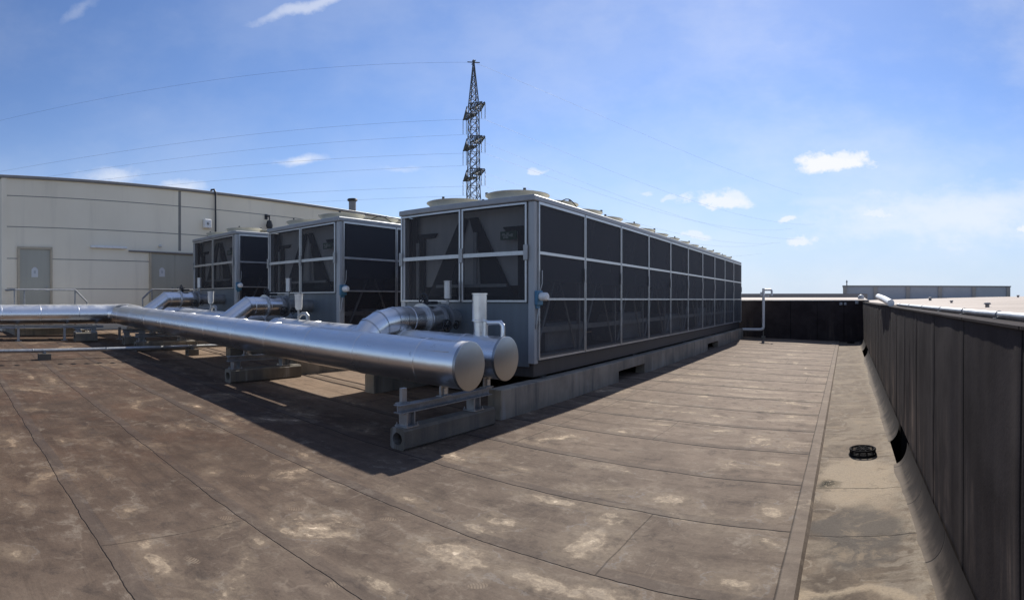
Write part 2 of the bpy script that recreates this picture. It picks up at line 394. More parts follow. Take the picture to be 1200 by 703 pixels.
def strip_mat():
    m = NT('gutter_strip_felt'); p = m.pos(); o = m.xyz(p); X, Yc = o[0], o[1]
    pw = m.vmath('ADD', p, m.vmath('MULTIPLY', m.vmath('SUBTRACT', m.noise(p, 2.2, 6, .6, col=True), (.5,.5,.5)), (.5,.5,0)))
    mid = m.noise(p, 2.6, 6, .65); fine = m.noise(p, 60, 4, .7); n1 = m.noise(pw, 1.05, 5, .55, .8)
    c = m.mix(m.mr(mid, .3, .7), (.130,.104,.082), (.235,.192,.150))
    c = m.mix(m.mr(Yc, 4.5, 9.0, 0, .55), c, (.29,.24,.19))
    c = m.mix(m.math('MULTIPLY', m.mr(n1, .50, .60), .8), c, (.36,.31,.245))
    c = m.mix(m.math('MULTIPLY', m.math('MULTIPLY', m.mr(n1, .43, .45), m.mr(n1, .45, .49, 1, 0)), .6), c, (.40,.36,.30))
    # water has left pale silt around the outlet and a grey pool mark nearer the camera
    def blob(x, y, sx, sy, a, b):
        q = m.vmath('MULTIPLY', m.vmath('SUBTRACT', pw, (x, y, 0)), (1/sx, 1/sy, 0)); d = m.vmath('LENGTH', q, None, out=1); return m.mr(d, a, b, 1, 0)
    c = m.mix(m.math('MULTIPLY', blob(.10, 5.3, .46, .85, .6, 1.1), .85), c, (.50,.43,.33))
    c = m.mix(m.math('MULTIPLY', blob(.08, 4.05, .36, .60, .75, 1.0), .85), c, (.135,.122,.11))
    rim = m.math('MULTIPLY', blob(.05, 2.95, .36, .36, 1.0, 1.12), m.math('SUBTRACT', 1.0, blob(.05, 2.95, .36, .36, .72, .95)))
    c = m.mix(m.math('MULTIPLY', rim, .9), c, (.48,.41,.31))
    c = m.mix(m.math('MULTIPLY', blob(.05, 2.9, .26, .24, .5, 1.0), m.mr(fine, .45, .6, 0, .7)), c, (.08,.07,.055))
    moss = blob(-.18, 5.18, .14, .24, .3, 1.0)
    c = m.mix(m.math('MULTIPLY', moss, m.mr(m.noise(p, 30, 4, .7), .36, .46, 0, 1)), c, (.028,.026,.014))
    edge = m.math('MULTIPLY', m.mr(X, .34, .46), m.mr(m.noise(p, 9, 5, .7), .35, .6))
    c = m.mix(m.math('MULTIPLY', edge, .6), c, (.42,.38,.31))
    fy = m.math('FRACT', m.math('DIVIDE', m.math('ADD', Yc, m.math('MULTIPLY', mid, .10)), 1.02))
    ln = m.mr(m.math('MINIMUM', fy, m.math('SUBTRACT', 1.0, fy)), .004, .011, 1, 0)
    c = m.mix(m.math('MULTIPLY', ln, .7), c, (.05,.045,.04))
    c = m.mix(m.math('MULTIPLY', m.mr(fine, .35, .75), .3), c, (.06,.052,.045))
    c = m.mix(m.math('MULTIPLY', m.mr(m.noise(pw, 4.2, 8, .72), .48, .68), .5), c, (.44,.36,.26))
    c = m.mix(m.math('MULTIPLY', m.mr(m.noise(pw, 6.1, 8, .74), .46, .32), .5), c, (.085,.072,.06))
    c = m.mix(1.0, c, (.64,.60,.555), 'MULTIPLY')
    h = m.math('ADD', m.math('MULTIPLY', fine, .5), m.math('SUBTRACT', m.math('ADD', mid, n1), ln))
    return m.out(m.bsdf(c, .9, 0, m.bump(h, .5, .012), .15))
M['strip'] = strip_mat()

def wall_felt(name, axis):
    m = NT(name); p = m.pos(); o = m.xyz(p); A = o[1] if axis == 'y' else o[0]; Z = o[2]
    st = m.noise(m.vmath('MULTIPLY', p, (1,1,.09)), 5.0, 6, .65)
    st2 = m.noise(m.vmath('MULTIPLY', p, (1,1,.05)), 1.5, 4, .6)
    mid = m.noise(p, 2.0, 5, .6); fine = m.noise(p, 60, 3, .6)
    c = m.mix(m.mr(mid, .3, .7), *(((.030,.0250,.0245), (.052,.044,.0425)) if axis == 'y' else ((.034,.027,.027), (.052,.043,.042))))
    low = m.mr(Z, 1.15, .05, 0, 1)
    c = m.mix(m.math('MULTIPLY', m.math('MULTIPLY', m.mr(st, .47, .60), m.mr(st2, .40, .58)), m.math('MULTIPLY', m.mr(m.noise(p, .9, 4, .6), .42, .60), m.math('ADD', m.math('MULTIPLY', low, .95 if axis == 'y' else .25), .04))), c, (.27,.205,.16))
    c = m.mix(m.math('MULTIPLY', m.mr(st, .35, .6), m.math('MULTIPLY', low, .22)), c, (.075,.058,.048))
    fa = m.math('FRACT', m.math('DIVIDE', m.math('ADD', A, .10), 1.04))
    dd = m.math('MINIMUM', fa, m.math('SUBTRACT', 1.0, fa))
    ln = m.mr(dd, .004, .014, 1, 0)
    lap = m.mr(fa, .0, .10, 1, 0)
    c = m.mix(m.math('MULTIPLY', ln, .85), c, (.006,.006,.006))
    h = m.math('ADD', m.math('SUBTRACT', m.math('MULTIPLY', mid, .8), m.math('MULTIPLY', ln, 1.0)), m.math('ADD', m.math('MULTIPLY', fine, .3), m.math('MULTIPLY', lap, .5)))
    return m.out(m.bsdf(c, .85, 0, m.bump(h, .4, .008), .04))
M['felt_y'] = wall_felt('upstand_felt_side', 'y')
M['felt_x'] = wall_felt('upstand_felt_end', 'x')

def facade_mat():
    m = NT('cream_precast_panels'); p = m.objc(); o = m.xyz(p); Yc, Z = o[1], o[2]
    big = m.noise(p, .35, 4, .55); st = m.noise(m.vmath('MULTIPLY', p, (1,1,.12)), 2.2, 6, .6); fine = m.noise(p, 30, 3, .6)
    c = m.mix(m.mr(big, .3, .7), (.76,.69,.545), (.83,.76,.61))
    c = m.mix(m.math('MULTIPLY', m.mr(st, .52, .75), .35), c, (.56,.50,.40))
    h = m.math('MULTIPLY', fine, .4)
    return m.out(m.bsdf(c, .8, 0, m.bump(h, .25, .008), .3))
M['facade'] = facade_mat()
M['joint'] = simple('panel_joint', (.22,.21,.19), .8, 0, .1, 3)

def grid_shell(name, cols):
    pass
def far_mat():
    m = NT('far_hall_cladding'); p = m.pos(); o = m.xyz(p)
    rib = m.n('ShaderNodeTexWave', wave_type='BANDS', bands_direction='X', ins={'Scale':2.2,'Vector':p}).outputs['Fac']
    c = m.mix(m.math('MULTIPLY', rib, .35), (.40,.41,.43), (.34,.35,.37))
    c = m.mix(m.math('MULTIPLY', m.mr(m.noise(p, .3, 4, .6), .4, .7), .3), c, (.32,.325,.33))
    return m.out(m.bsdf(c, .6, .1))
M['far'] = far_mat()
M['far_pillar'] = simple('far_hall_pilaster', (.34,.31,.275), .7, 0, .1, .6)
def nroof_mat():
    m = NT('pale_neighbour_roofing'); p = m.pos()
    n = m.noise(p, .5, 5, .6); n2 = m.noise(m.vmath('MULTIPLY', p, (1,.1,1)), 3, 5, .6); f = m.noise(p, 25, 3, .6)
    c = m.mix(m.mr(n, .3, .7), (.33,.275,.225), (.42,.355,.295))
    c = m.mix(m.math('MULTIPLY', m.mr(n2, .5, .75), .35), c, (.40,.34,.30))
    return m.out(m.bsdf(c, .8, 0, m.bump(f, .4, .01), .3))
M['nroof'] = nroof_mat()
def field_mat():
    m = NT('distant_ground'); p = m.pos()
    n = m.noise(p, .012, 6, .6); n2 = m.noise(p, .15, 5, .6)
    c = m.mix(m.mr(n, .4, .6), (.06,.075,.035), (.14,.125,.085)); c = m.mix(m.math('MULTIPLY', n2, .4), c, (.09,.09,.07))
    return m.out(m.bsdf(c, .9))
M['field'] = field_mat()

# ------------------------------------------------------------------ setting: ground, roof deck, gutter strip
bm = new_bm()
prev = None
rad = [0, 20, 60, 200, 700, 2500, 9000]
rings = []
for r in rad[1:]:
    rings.append([bm.verts.new((r*math.cos(2*PI*i/48), r*math.sin(2*PI*i/48), -9.0)) for i in range(48)])
c0 = bm.verts.new((0,0,-9.0))
for i in range(48): bm.faces.new((c0, rings[0][i], rings[0][(i+1)%48]))
for a, b in zip(rings, rings[1:]):
    for i in range(48): bm.faces.new((a[i], b[i], b[(i+1)%48], a[(i+1)%48]))
struct('ground', bm, M['field'])

YB, YE = -9.0, 22.55        # deck from behind the camera to the far upstand
bm = new_bm()
nx, ny = 120, 160
xs = [-26 + (26-.285)*i/nx for i in range(nx+1)]; ys = [YB + (YE-YB)*j/ny for j in range(ny+1)]
V = []
for x in xs:
    col = []
    for y in ys:
        u = 0.010*(noise.noise(Vector((x*.55, y*.55, 3.3)))) + .005*noise.noise(Vector((x*1.7, y*1.7, 9.1)))
        u *= min(1, (-.285-x)/.6+.02)
        col.append(bm.verts.new((x, y, gz(x)+u+.022)))
    V.append(col)
for i in range(nx):
    for j in range(ny):
        f = bm.faces.new((V[i][j], V[i+1][j], V[i+1][j+1], V[i][j+1])); f.smooth = True
# the edge of the main deck drops a little to the gutter strip
e0 = [V[nx][j] for j in range(ny+1)]
e1 = [bm.verts.new((-.262 + .006*noise.noise(Vector((0, y*1.3, 0))), y, .000)) for y in ys]
for j in range(ny): bm.faces.new((e0[j], e1[j], e1[j+1], e0[j+1]))
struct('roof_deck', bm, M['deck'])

bm = new_bm()
n2 = 220
sx_ = [-.30, -.15, 0, .15, .30, .44, .50]
V = [[bm.verts.new((x, YB+(YE-YB)*j/n2, .002 + (.012 if x > .43 else 0) + .006*noise.noise(Vector((x*3, (YB+(YE-YB)*j/n2)*1.3, 1))))) for j in range(n2+1)] for x in sx_]
for i in range(len(sx_)-1):
    for j in range(n2):
        f = bm.faces.new((V[i][j], V[i+1][j], V[i+1][j+1], V[i][j+1])); f.smooth = True
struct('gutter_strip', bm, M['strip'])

# ------------------------------------------------------------------ upstand walls
WX, WT = .62, 1.545
holes = [(5.75, 6.65), (16.4, 18.4)]        # overflow openings in the foot of the side upstand
w = thing('parapet_wall', 'long waist-high parapet wrapped in dark felt along the right of the roof', 'wall', (WX, 0, 0))
bm = new_bm()
def wall_piece(y0, y1, z0, z1):
    # felt face with slight ripples so the laps read
    n = max(2, int((y1-y0)/.05)); k = 10
    g = [[None]*(k+1) for _ in range(n+1)]
    for i in range(n+1):
        y = y0+(y1-y0)*i/n
        for j in range(k+1):
            z = z0+(z1-z0)*j/k
            d = .010*noise.noise(Vector((y*1.6, z*.8, 5))) + .004*noise.noise(Vector((y*6, z*1.5, 2)))
            ph = ((y+.10)/1.04) % 1.0
            if ph < .10: d += .006
            if i in (0, n) or j in (0, k): d = 0
            g[i][j] = bm.verts.new((-d, y, z))
    for i in range(n):
        for j in range(k):
            f = bm.faces.new((g[i][j], g[i][j+1], g[i+1][j+1], g[i+1][j])); f.smooth = True
HZ = .22
yy = YB
for (a, b) in holes:
    wall_piece(yy, a, 0.0, WT); wall_piece(a, b, HZ, WT); yy = b
wall_piece(yy, YE, 0.0, WT)
obj('felt_upstand', bm, M['felt_y'], w)
bm = new_bm()
yy = YB
for (a, b) in holes:
    box(bm, (.012, yy, -.5), (.26, a, WT-.004)); box(bm, (.012, a, HZ), (.26, b, WT-.004)); box(bm, (.20, a, -.5), (.26, b, HZ)); yy = b
box(bm, (.012, yy, -.5), (.26, YE+.3, WT-.004))
obj('wall_core', bm, M['black'], w)
# felt fillet at the foot, one length between each pair of openings
bm = new_bm()
segs = []; yy = YB
for (a, b) in holes: segs.append((yy, a)); yy = b
segs.append((yy, YE-.02))
for (a, b) in segs:
    n = max(4, int((b-a)/.07)); rows = []
    for i in range(n+1):
        y = a+(b-a)*i/n; row = []
        wv = .007*noise.noise(Vector((y*1.3, 0, 7))) + (.012 if ((y+.35)/1.04) % 1 < .12 else 0)
        for k in range(11):
            t = k/10; ang = t*PI/2
            x = -.180 - wv*(1-t) + .163*math.sin(ang)**.85; z = .010 + .22*(1-math.cos(ang))
            row.append(bm.verts.new((min(x, -.014), y, z)))
        rows.append(row)
    for i in range(n):
        for k in range(10):
            f = bm.faces.new((rows[i][k], rows[i][k+1], rows[i+1][k+1], rows[i+1][k])); f.smooth = True
def fillet_mat():
    m = NT('dusty_fillet_felt'); p = m.pos(); o = m.xyz(p)
    a = m.noise(p, 3.2, 6, .65); b = m.noise(m.vmath('MULTIPLY', p, (1,1,.2)), 9, 5, .65)
    c = m.mix(m.mr(a, .35, .65), (.026,.021,.018), (.068,.055,.045))
    c = m.mix(m.math('MULTIPLY', m.mr(b, .5, .72), .45), c, (.13,.10,.078))
    up = m.mr(m.math('ADD', o[2], m.math('MULTIPLY', m.math('SUBTRACT', m.noise(m.vmath('MULTIPLY', p, (1,1,.5)), 2.4, 6, .65), .5), .34)), .02, .14)
    c = m.mix(m.math('MULTIPLY', m.mr(o[2], .05, .012), .6), c, (.19,.155,.12))
    c = m.mix(m.math('MULTIPLY', up, .93), c, (.022,.018,.0175))
    fy = m.math('FRACT', m.math('DIVIDE', m.math('ADD', m.math('ADD', o[1], .35), m.math('MULTIPLY', o[0], .5)), 1.04))
    ln = m.mr(m.math('MINIMUM', fy, m.math('SUBTRACT', 1.0, fy)), .004, .012, 1, 0)
    c = m.mix(m.math('MULTIPLY', ln, .7), c, (.02,.018,.016))
    return m.out(m.bsdf(c, .9, 0, m.bump(m.math('SUBTRACT', a, ln), .5, .010), .12))
M['fillet'] = fillet_mat()
obj('fillet', bm, M['fillet'], w)
bm = new_bm()   # thin pale trim under the coping, galvanised
box(bm, (-.012, YB, WT-.002), (.275, YE+.3, WT+.010))
obj('coping', bm, M['felt_y'], w)

ew = thing('parapet_wall', 'dark felt parapet with a pale top edge closing the far end of the roof', 'wall', (0, YE, 0))
bm = new_bm()
n = 180; k = 8
g = []
for i in range(n+1):
    x = -25.5+(25.5+WX-.002)*i/n; row = []
    for j in range(k+1):
        z = gz(x)-.05+(1.60-gz(x)+.05)*j/k
        row.append(bm.verts.new((x, -.008*noise.noise(Vector((x*1.4, z, 5))), z)))
    g.append(row)
for i in range(n):
    for j in range(k):
        f = bm.faces.new((g[i][j], g[i+1][j], g[i+1][j+1], g[i][j+1])); f.smooth = True
obj('felt_upstand', bm, M['felt_x'], ew)
bm = new_bm(); box(bm, (-25.5, .015, -.5), (WX+.24, .28, 1.598)); obj('wall_core', bm, M['black'], ew)
bm = new_bm(); box(bm, (-25.5, -.035, 1.600), (WX+.24, .28, 1.635)); obj('coping', bm, simple('pale_coping_strip', (.52,.48,.43), .6, 0, .12, 1.5), ew)
for px, py, wd, hg in ((985.5,356,.12,.11),(990.5,356,.10,.11),(1004,354.5,.13,.13)):
    x = at_y(px, YE); z = EYE-(py-Y0)*YE/F
    bm = new_bm(); box(bm, (x-wd/2, YE-.07, z-hg/2), (x+wd/2, YE-.012, z+hg/2), .01)
    tag(obj('junction_box', bm, M['steel_grey']), {985.5:'left of two small grey boxes side by side on the far dark parapet', 990.5:'right of two small grey boxes side by side on the far dark parapet', 1004:'small grey box alone near the far corner of the dark parapets'}[px], 'box', 'small boxes on the far parapet')

bm = new_bm(); v = [bm.verts.new(p) for p in ((-26,YE+.30,1.60),(.9,YE+.30,1.60),(1.0,32.99,1.77),(-26,32.99,1.77),(-26,YE+.30,1.3),(.9,YE+.30,1.3),(1.0,32.99,1.3),(-26,32.99,1.3))]
for q in ((0,1,2,3),(4,7,6,5),(0,4,5,1),(1,5,6,2),(2,6,7,3),(3,7,4,0)): bm.faces.new([v[i] for i in q])
struct('roof_beyond', bm, M['nroof'])
# second parapet beyond
bm = new_bm(); box(bm, (-28, 33, -9), (1.2, 33.4, 1.99), .02)
tag(obj('parapet_wall', bm, M['coping']), 'low dark grey wall top showing beyond the far felt parapet', 'wall')
# main building body below the deck
bm = new_bm(); box(bm, (-26, YB, -9.0), (.88, YE+.28, -.52)); 
tag(obj('building_body', bm, M['facade']), 'body of the building that carries the flat roof underfoot', 'building')

# ------------------------------------------------------------------ neighbouring pale roof
nb = thing('low_roof_hall', 'hall with pale beige roof stretching away beyond the right parapet', 'building', (1, 30, -9))
bm = new_bm()
nxx, nyy = 30, 60
g = [[bm.verts.new((-.10+ (28*i/nxx), -44+ (170*j/nyy), 10.42 + .74*min(1, i/nxx) + .03*noise.noise(Vector((i*.6, j*.5, 0))))) for j in range(nyy+1)] for i in range(nxx+1)]
for i in range(nxx):
    for j in range(nyy):
        f = bm.faces.new((g[i][j], g[i+1][j], g[i+1][j+1], g[i][j+1])); f.smooth = True
obj('roof', bm, M['nroof'], nb)
bm = new_bm(); box(bm, (-.09, -43.9, 0), (27.8, 125.9, 10.36)); obj('wall', bm, M['facade'], nb)
vents = [(1090,349.5,44,'farthest'),(1115,353.5,24,'second farthest'),(1157,359,13,'second nearest'),(1193,345.6,60,'highest')]
for i, (px, py, rr, w_) in enumerate(vents):
    t = (XV-px)/F; x = -rr*math.sin(t); y = rr*math.cos(t); z = 1.42+.74*(x-.9)/28
    s = .10 if rr < 30 else .22
    bm = new_bm(); lathe(bm, (x,y,z-.02), [(.0001,0),(s*.5,0),(s*.5,s*.8),(s*.9,s*.85),(s*.7,s*1.2),(.0001,s*1.3)], 12)
    tag(obj('roof_vent', bm, M['coping']), {0:'small vent on the beige roof, leftmost, far from the parapet pipe',1:'small vent cap on the beige roof, second from the left',2:'small vent cap on the beige roof, low beside the parapet pipe, nearest of all',3:'small vent up on the skyline of the beige roof at far right'}[i], 'roof vent', 'small vents dotting the beige roof')

# far hall on the horizon
D = 125.0
x0 = at_y(988, D); x1 = at_y(1184, D); fz = EYE+16*D/F
fh = thing('industrial_hall', 'long low grey hall with brown pilasters on the horizon at right', 'building', (x0, D, -9))
bm = new_bm(); box(bm, (0,0,0), (x1-x0, 18, fz+9-.15)); obj('wall', bm, M['far'], fh)
bm = new_bm(); box(bm, (-.15,-.15,fz+9-.15), (x1-x0+.15, 18.15, fz+9.1)); obj('roof_edge', bm, M['coping'], fh)
for px in (990, 1026, 1064, 1101.5, 1141, 1181.5):
    xx = at_y(px, D)-x0; bm = new_bm(); box(bm, (max(-.1, xx-.4), -.35, 0), (xx+.4, -.003, fz+9-.17)); obj('pilaster', bm, M['far_pillar'], fh)
bm = new_bm(); xx = .8; tube(bm, [(xx,2,fz+9.1),(xx,2,fz+10.0)], .12, 8); lathe(bm, (xx,2,fz+9.9), [(.0001,0),(.25,0),(.0001,.5)], 8); obj('mast', bm, M['coping'], fh)

# ------------------------------------------------------------------ pipe along the right parapet, loose tube, drain
pp = thing('conduit_pipe', 'thin galvanised pipe running along the top of the right felt parapet', 'pipe', (WX+.12, 0, WT))
bm = new_bm(); tube(bm, [(0,-3,.030),(0,3,.030),(.01,8,.030),(-.0,8.4,.030)], .017, 12); obj('tube', bm, M['steel'], pp)
for y in (1.15, 1.95, 2.75, 3.6, 4.5, 5.6, 6.8, 8.0):
    bm = new_bm(); torus(bm, (0, y, .030), .019, .003, 'y', 14, 6); box(bm, (-.03, y-.01, .0105), (.03, y+.01, .014)); obj('clamp', bm, M['steel'], pp)
bm = new_bm(); tube(bm, [(.64,8.35,1.60),(.60,9.2,1.655),(.575,10.5,1.70)], .052, 14); 
tag(obj('plastic_tube', bm, M['white']), 'short fat white tube lying over the right parapet edge near the far corner', 'tube')
bm = new_bm(); lathe(bm, (.56, YE-.12, 1.665), [(.0001,0),(.12,0),(.12,.10),(.07,.16),(.0001,.18)], 16)
tag(obj('corner_cap', bm, M['dull_white']), 'small round white cap on the corner where the two parapets meet', 'cap')

def drain(px, py, label):
    x, y = ground(px, py); x = max(-.1, min(.25, x)); s = .132
    t = thing('roof_drain', label, 'drain', (x, y, .006), 0, 'drains in the gutter strip')
    bm = new_bm(); torus(bm, (0,0,.060), s, .012, 'z', 28, 8); torus(bm, (0,0,.012), s*1.02, .012, 'z', 28, 8); torus(bm, (0,0,.062), s*.55, .008, 'z', 20, 6)
    for i in range(10):
        a = 2*PI*i/10; box(bm, (s*math.cos(a)-.007, s*math.sin(a)-.007, .01), (s*math.cos(a)+.007, s*math.sin(a)+.007, .058))
    for i in range(5):
        a = PI*i/5; tube(bm, [(s*math.cos(a), s*math.sin(a), .062), (-s*math.cos(a), -s*math.sin(a), .062)], .006, 6)
    obj('leaf_guard', bm, M['black'], t)
    bm = new_bm(); lathe(bm, (0,0,.004), [(.0001,0),(s*.9,0),(s*1.15,.002)], 28); obj('sump', bm, M['black'], t)
    for i in range(9):
        pass
    return t
drain(1011, 534, 'round black slotted roof drain guard in the pale gutter strip near the middle')
drain(997, 402.5, 'small far round drain at the end of the gutter strip by the end parapet')

# ------------------------------------------------------------------ chillers
BW, NB, CH = 2.50, 10, 2.50      # width, bays; heights measured from plinth top
LEN = 15.12; PT = .40             # plinth top above deck at the right side
def make_chiller():
    # local origin: front right corner at plinth top level; unit runs to -X (width) and +Y (length)
    # heights: base frame 0..0.27, screens .27..2.44, roof rail to 2.52
    t = thing('chiller', 'x', 'chiller')
    zB, zL, zM, zT = .27, .80+.0, 1.60, 2.44
    zD = 1.105; zC = 1.74
    W = BW
    bm = new_bm()                                   # base frame, recessed
    box(bm, (-W+.05, .05, .03), (-.05, LEN-.05, zB-.02), .01)
    for y in (.3, 3.9, 7.5, 11.1, 14.5): box(bm, (-W+.12, y, -.005), (-.08, y+.16, .03))
    obj('base_frame', bm, M['unit_dark'], t)
    bm = new_bm()                                   # roof
    box(bm, (-W-.02, -.03, zT+.004), (.02, LEN+.03, zT+.085), .012)
    obj('roof_rail', bm, M['roof_rail'], t)
    bm = new_bm(); box(bm, (-W+.04, .04, zT+.088), (-.04, LEN-.04, zT+.10)); obj('roof_sheet', bm, M['fan'], t)
    for (x0, x1) in ((-.105, .0), (-W, -W+.10)):
        for (y0, y1) in ((0, .10), (LEN-.10, LEN)):
            bm = new_bm(); box(bm, (x0, y0, zB-.05), (x1, y1, zT), .008); obj('corner_post', bm, M['unit_paint'], t)
    # front: solid lower panel, two tall screens
    bm = new_bm(); box(bm, (-W+.10, .02, zB-.10), (-.105, .05, 1.06), .006); obj('lower_panel', bm, M['unit_panel'], t)
    bm = new_bm(); box(bm, (-W+.02, LEN-.06, zB), (-.02, LEN-.03, zT)); obj('rear_panel', bm, M['unit_paint'], t)
    xs_ = [-W+.02, -W/2-.012, -W/2+.012, -.115]
    for (a, b) in ((xs_[0], xs_[1]), (xs_[2], xs_[3])):
        bm = new_bm(); fw = .028; y0, y1 = -.022, .012
        z0, z1 = 1.065, zT-.01
        box(bm, (a, y0, z0), (a+fw, y1, z1)); box(bm, (b-fw, y0, z0), (b, y1, z1))
        box(bm, (a+fw, y0, z0), (b-fw, y1, z0+.026)); box(bm, (a+fw, y0, z1-.026), (b-fw, y1, z1)); box(bm, (a+fw, y0, zC-.028), (b-fw, y1, zC+.028))
        fr = obj('screen_frame', bm, M['alu'], t)
        bm = new_bm(); v = [bm.verts.new(p) for p in ((a+.01,.002,z0+.01),(b-.01,.002,z0+.01),(b-.01,.002,z1-.01),(a+.01,.002,z1-.01))]; bm.faces.new(v)
        obj('mesh', bm, M['mesh_front'], fr)
    for x in (-W+.03, -W/2, -.125):
        bm = new_bm(); box(bm, (x-.035, -.04, zC-.10), (x+.035, -.0225, zC+.11), .004); obj('hinge', bm, M['steel'], t)
    # inner end plate with the cut-outs of the two coil blocks
    bm = new_bm(); box(bm, (-W+.12, .20, 1.30), (-.12, .22, zT-.02)); obj('end_plate', bm, M['end_plate'], t)
    bm = new_bm(); cx = -W/2; y0, y1 = .155, .197
    for s in (-1, 1):
        prism(bm, [(cx+s*.02, zT-.12), (cx+s*.16, zT-.12), (cx+s*.80, 1.15), (cx+s*.40, 1.15)], 'y', y0, y1)
        prism(bm, [(cx+s*.62, zT-.30), (cx+s*1.13, zT-.30), (cx+s*1.13, zT-.37), (cx+s*.68, zT-.37)], 'y', y0+.004, y1+.001)
        prism(bm, [(cx+s*.88, zT-.37), (cx+s*1.00, zT-.37), (cx+s*1.00, 1.12), (cx+s*.88, 1.12)], 'y', y0+.006, y1+.001)
        prism(bm, [(cx+s*.30, zT-.44), (cx+s*.16, zT-.44), (cx+s*.62, 1.15), (cx+s*.22, 1.15)][::-1], 'y', y0+.010, y1-.01)
        box(bm, (cx+s*1.06-.06, y0-.02, 1.0), (cx+s*1.06+.10*(1 if s>0 else .5), y0-.004, zT-.03))
    obj('coil_end', bm, M['coil'], t)
    bm = new_bm()
    box(bm, (cx-.55, .06, 1.28), (cx+.75, .09, 1.325)); box(bm, (cx+.14, .095, 1.325), (cx+.20, .12, zT-.35)); box(bm, (cx-1.0,.095,1.12),(cx-.94,.12,2.0))
    obj('inner_brace', bm, M['brace'], t)
    bm = new_bm(); box(bm, (-.62, .085, 1.945), (-.34, .098, 2.065)); lb = obj('label_plate', bm, M['green'], t)
    bm = new_bm()
    for (u, v_, w2, h2) in ((.03,.06,.05,.035),(.07,.045,.05,.03),(.11,.06,.04,.04),(.14,.05,.06,.02),(.18,.04,.035,.045),(.05,.02,.03,.03),(.09,.02,.05,.03)):
        box(bm, (-.62+u, .080, 1.945+v_), (-.62+u+w2, .0848, 1.945+v_+h2))
    obj('pictogram', bm, M['paleink'], lb)
    # long side: ten bays
    P = (LEN-.02)/NB
    for i in range(NB):
        a = .02+i*P+.01; b = .02+(i+1)*P-.01
        bm = new_bm(); x0, x1 = .004, .028; fw = .021
        if i == 0: a += .05
        box(bm, (x0, a, zB), (x1, a+fw, zT)); box(bm, (x0, b-fw, zB), (x1, b, zT))
        for z, h in ((zB, .028), (zT-.036, .036), (zC-.019, .040), (zD-.015, .030)): box(bm, (x0, a+fw, z), (x1-.002, b-fw, z+h))
        fr = obj('screen_frame', bm, M['alu'], t)
        bm = new_bm(); v = [bm.verts.new(p) for p in ((.012,a+.01,zD),(.012,b-.01,zD),(.012,b-.01,zT-.01),(.012,a+.01,zT-.01))]; bm.faces.new(v)
        obj('mesh', bm, M['mesh_side'], fr)
        bm = new_bm(); v = [bm.verts.new(p) for p in ((.012,a+.01,zB+.01),(.012,b-.01,zB+.01),(.012,b-.01,zD),(.012,a+.01,zD))]; bm.faces.new(v)
        obj('mesh', bm, M['mesh_low'], fr)
        bm = new_bm(); box(bm, (.0305, b-.035, zC-.36), (.045, b+.012, zC-.16), .004); obj('latch', bm, M['steel'], fr)
    bm = new_bm()
    box(bm, (-W-.01, .10, zB), (-W+.02, LEN-.10, zT-.01)); obj('left_side_screen', bm, M['coil'], t)
    # coil bank behind the upper screens, with inclined blocks showing lower down
    bm = new_bm()
    for i in range(NB):
        a = .30+i*P; b = a+P-.10
        prism(bm, [(-.14, 2.36), (-.30, 2.36), (-1.05, .55), (-.86, .55)], 'y', a, b)
        prism(bm, [(-W+.14, 2.36), (-W+.30, 2.36), (-W+1.05, .55), (-W+.86, .55)][::-1], 'y', a, b)
    obj('coil_bank', bm, M['coil'], t)
    bm = new_bm()
    box(bm, (-.16, .3, 1.36), (-.12, LEN-.2, 2.40)); obj('wind_cloth', bm, M['coil'], t)
    bm = new_bm()
    for i in range(NB):
        a = .25+i*P
        tube(bm, [(-.20, a+.10, .32), (-.20, a+P*.48, 1.5)], .024, 6)
        tube(bm, [(-.20, a+P*.9, .32), (-.20, a+P*.52, 1.5)], .020, 6)
        box(bm, (-.24, a-.02, .28), (-.19, a+.03, 2.3))
    box(bm, (-.24, .2, .62), (-.20, LEN-.2, .70)); box(bm, (-.3, .2, .275), (-.10, LEN-.2, .30))
    for i in range(5): box(bm, (-.95, .9+i*2.9, .285), (-.32, 2.2+i*2.9, .74+.1*(i%2)), .03)
    obj('inner_frame', bm, M['brace'], t)
    # fans
    f0 = None; pitch = .975
    for i in range(15):
        for s in (0, 1):
            c = (-.67 if s == 0 else -W+.66, .62+i*pitch, zT+.10)
            if f0 is None:
                bm = new_bm()
                lathe(bm, (0,0,0), [(.43,0),(.425,.04),(.435,.07),(.47,.105),(.488,.115),(.488,.125),(.465,.125),(.41,.07),(.40,.04),(.41,.002)], 36)
                f0 = obj('fan_shroud', bm, M['fan'], t); f0.location = c
                bm = new_bm()
                for r in (.12,.2,.28,.36,.43): torus(bm, (0,0,.118), r, .004, 'z', 28, 4)
                for k_ in range(8):
                    a_ = PI*k_/8*2; tube(bm, [(0,0,.122),(.470*math.cos(a_), .470*math.sin(a_), .128)], .004, 4)
                    if k_ % 2: box(bm, (.470*math.cos(a_)-.016,.470*math.sin(a_)-.016,.1255), (.470*math.cos(a_)+.016,.470*math.sin(a_)+.016,.155))
                lathe(bm, (0,0,.08), [(.0001,0),(.1,0),(.1,.04),(.0001,.045)], 14)
                g0 = obj('fan_guard', bm, M['blade'], f0)
            else:
                n_ = f0.copy(); C.objects.link(n_); n_.parent = t; n_.location = c; n_.rotation_euler = (0,0,i*.5+s)
                for q in (g0,):
                    r_ = q.copy(); C.objects.link(r_); r_.parent = n_
    bm = new_bm(); pts = [(-.10+.0*k_, .9+.10*k_, zT+.11+.10*math.sin(PI*k_/6)) for k_ in range(7)]; tube(bm, pts, .008, 6); obj('cable_loop', bm, M['black'], t)
    # isolator on the corner post
    bm = new_bm(); box(bm, (.006, -.02, 1.02), (.055, .14, 1.22), .01); box(bm, (.0005,.02,.98),(.03,.10,1.02)); sw = obj('isolator_switch', bm, M['blue'], t)
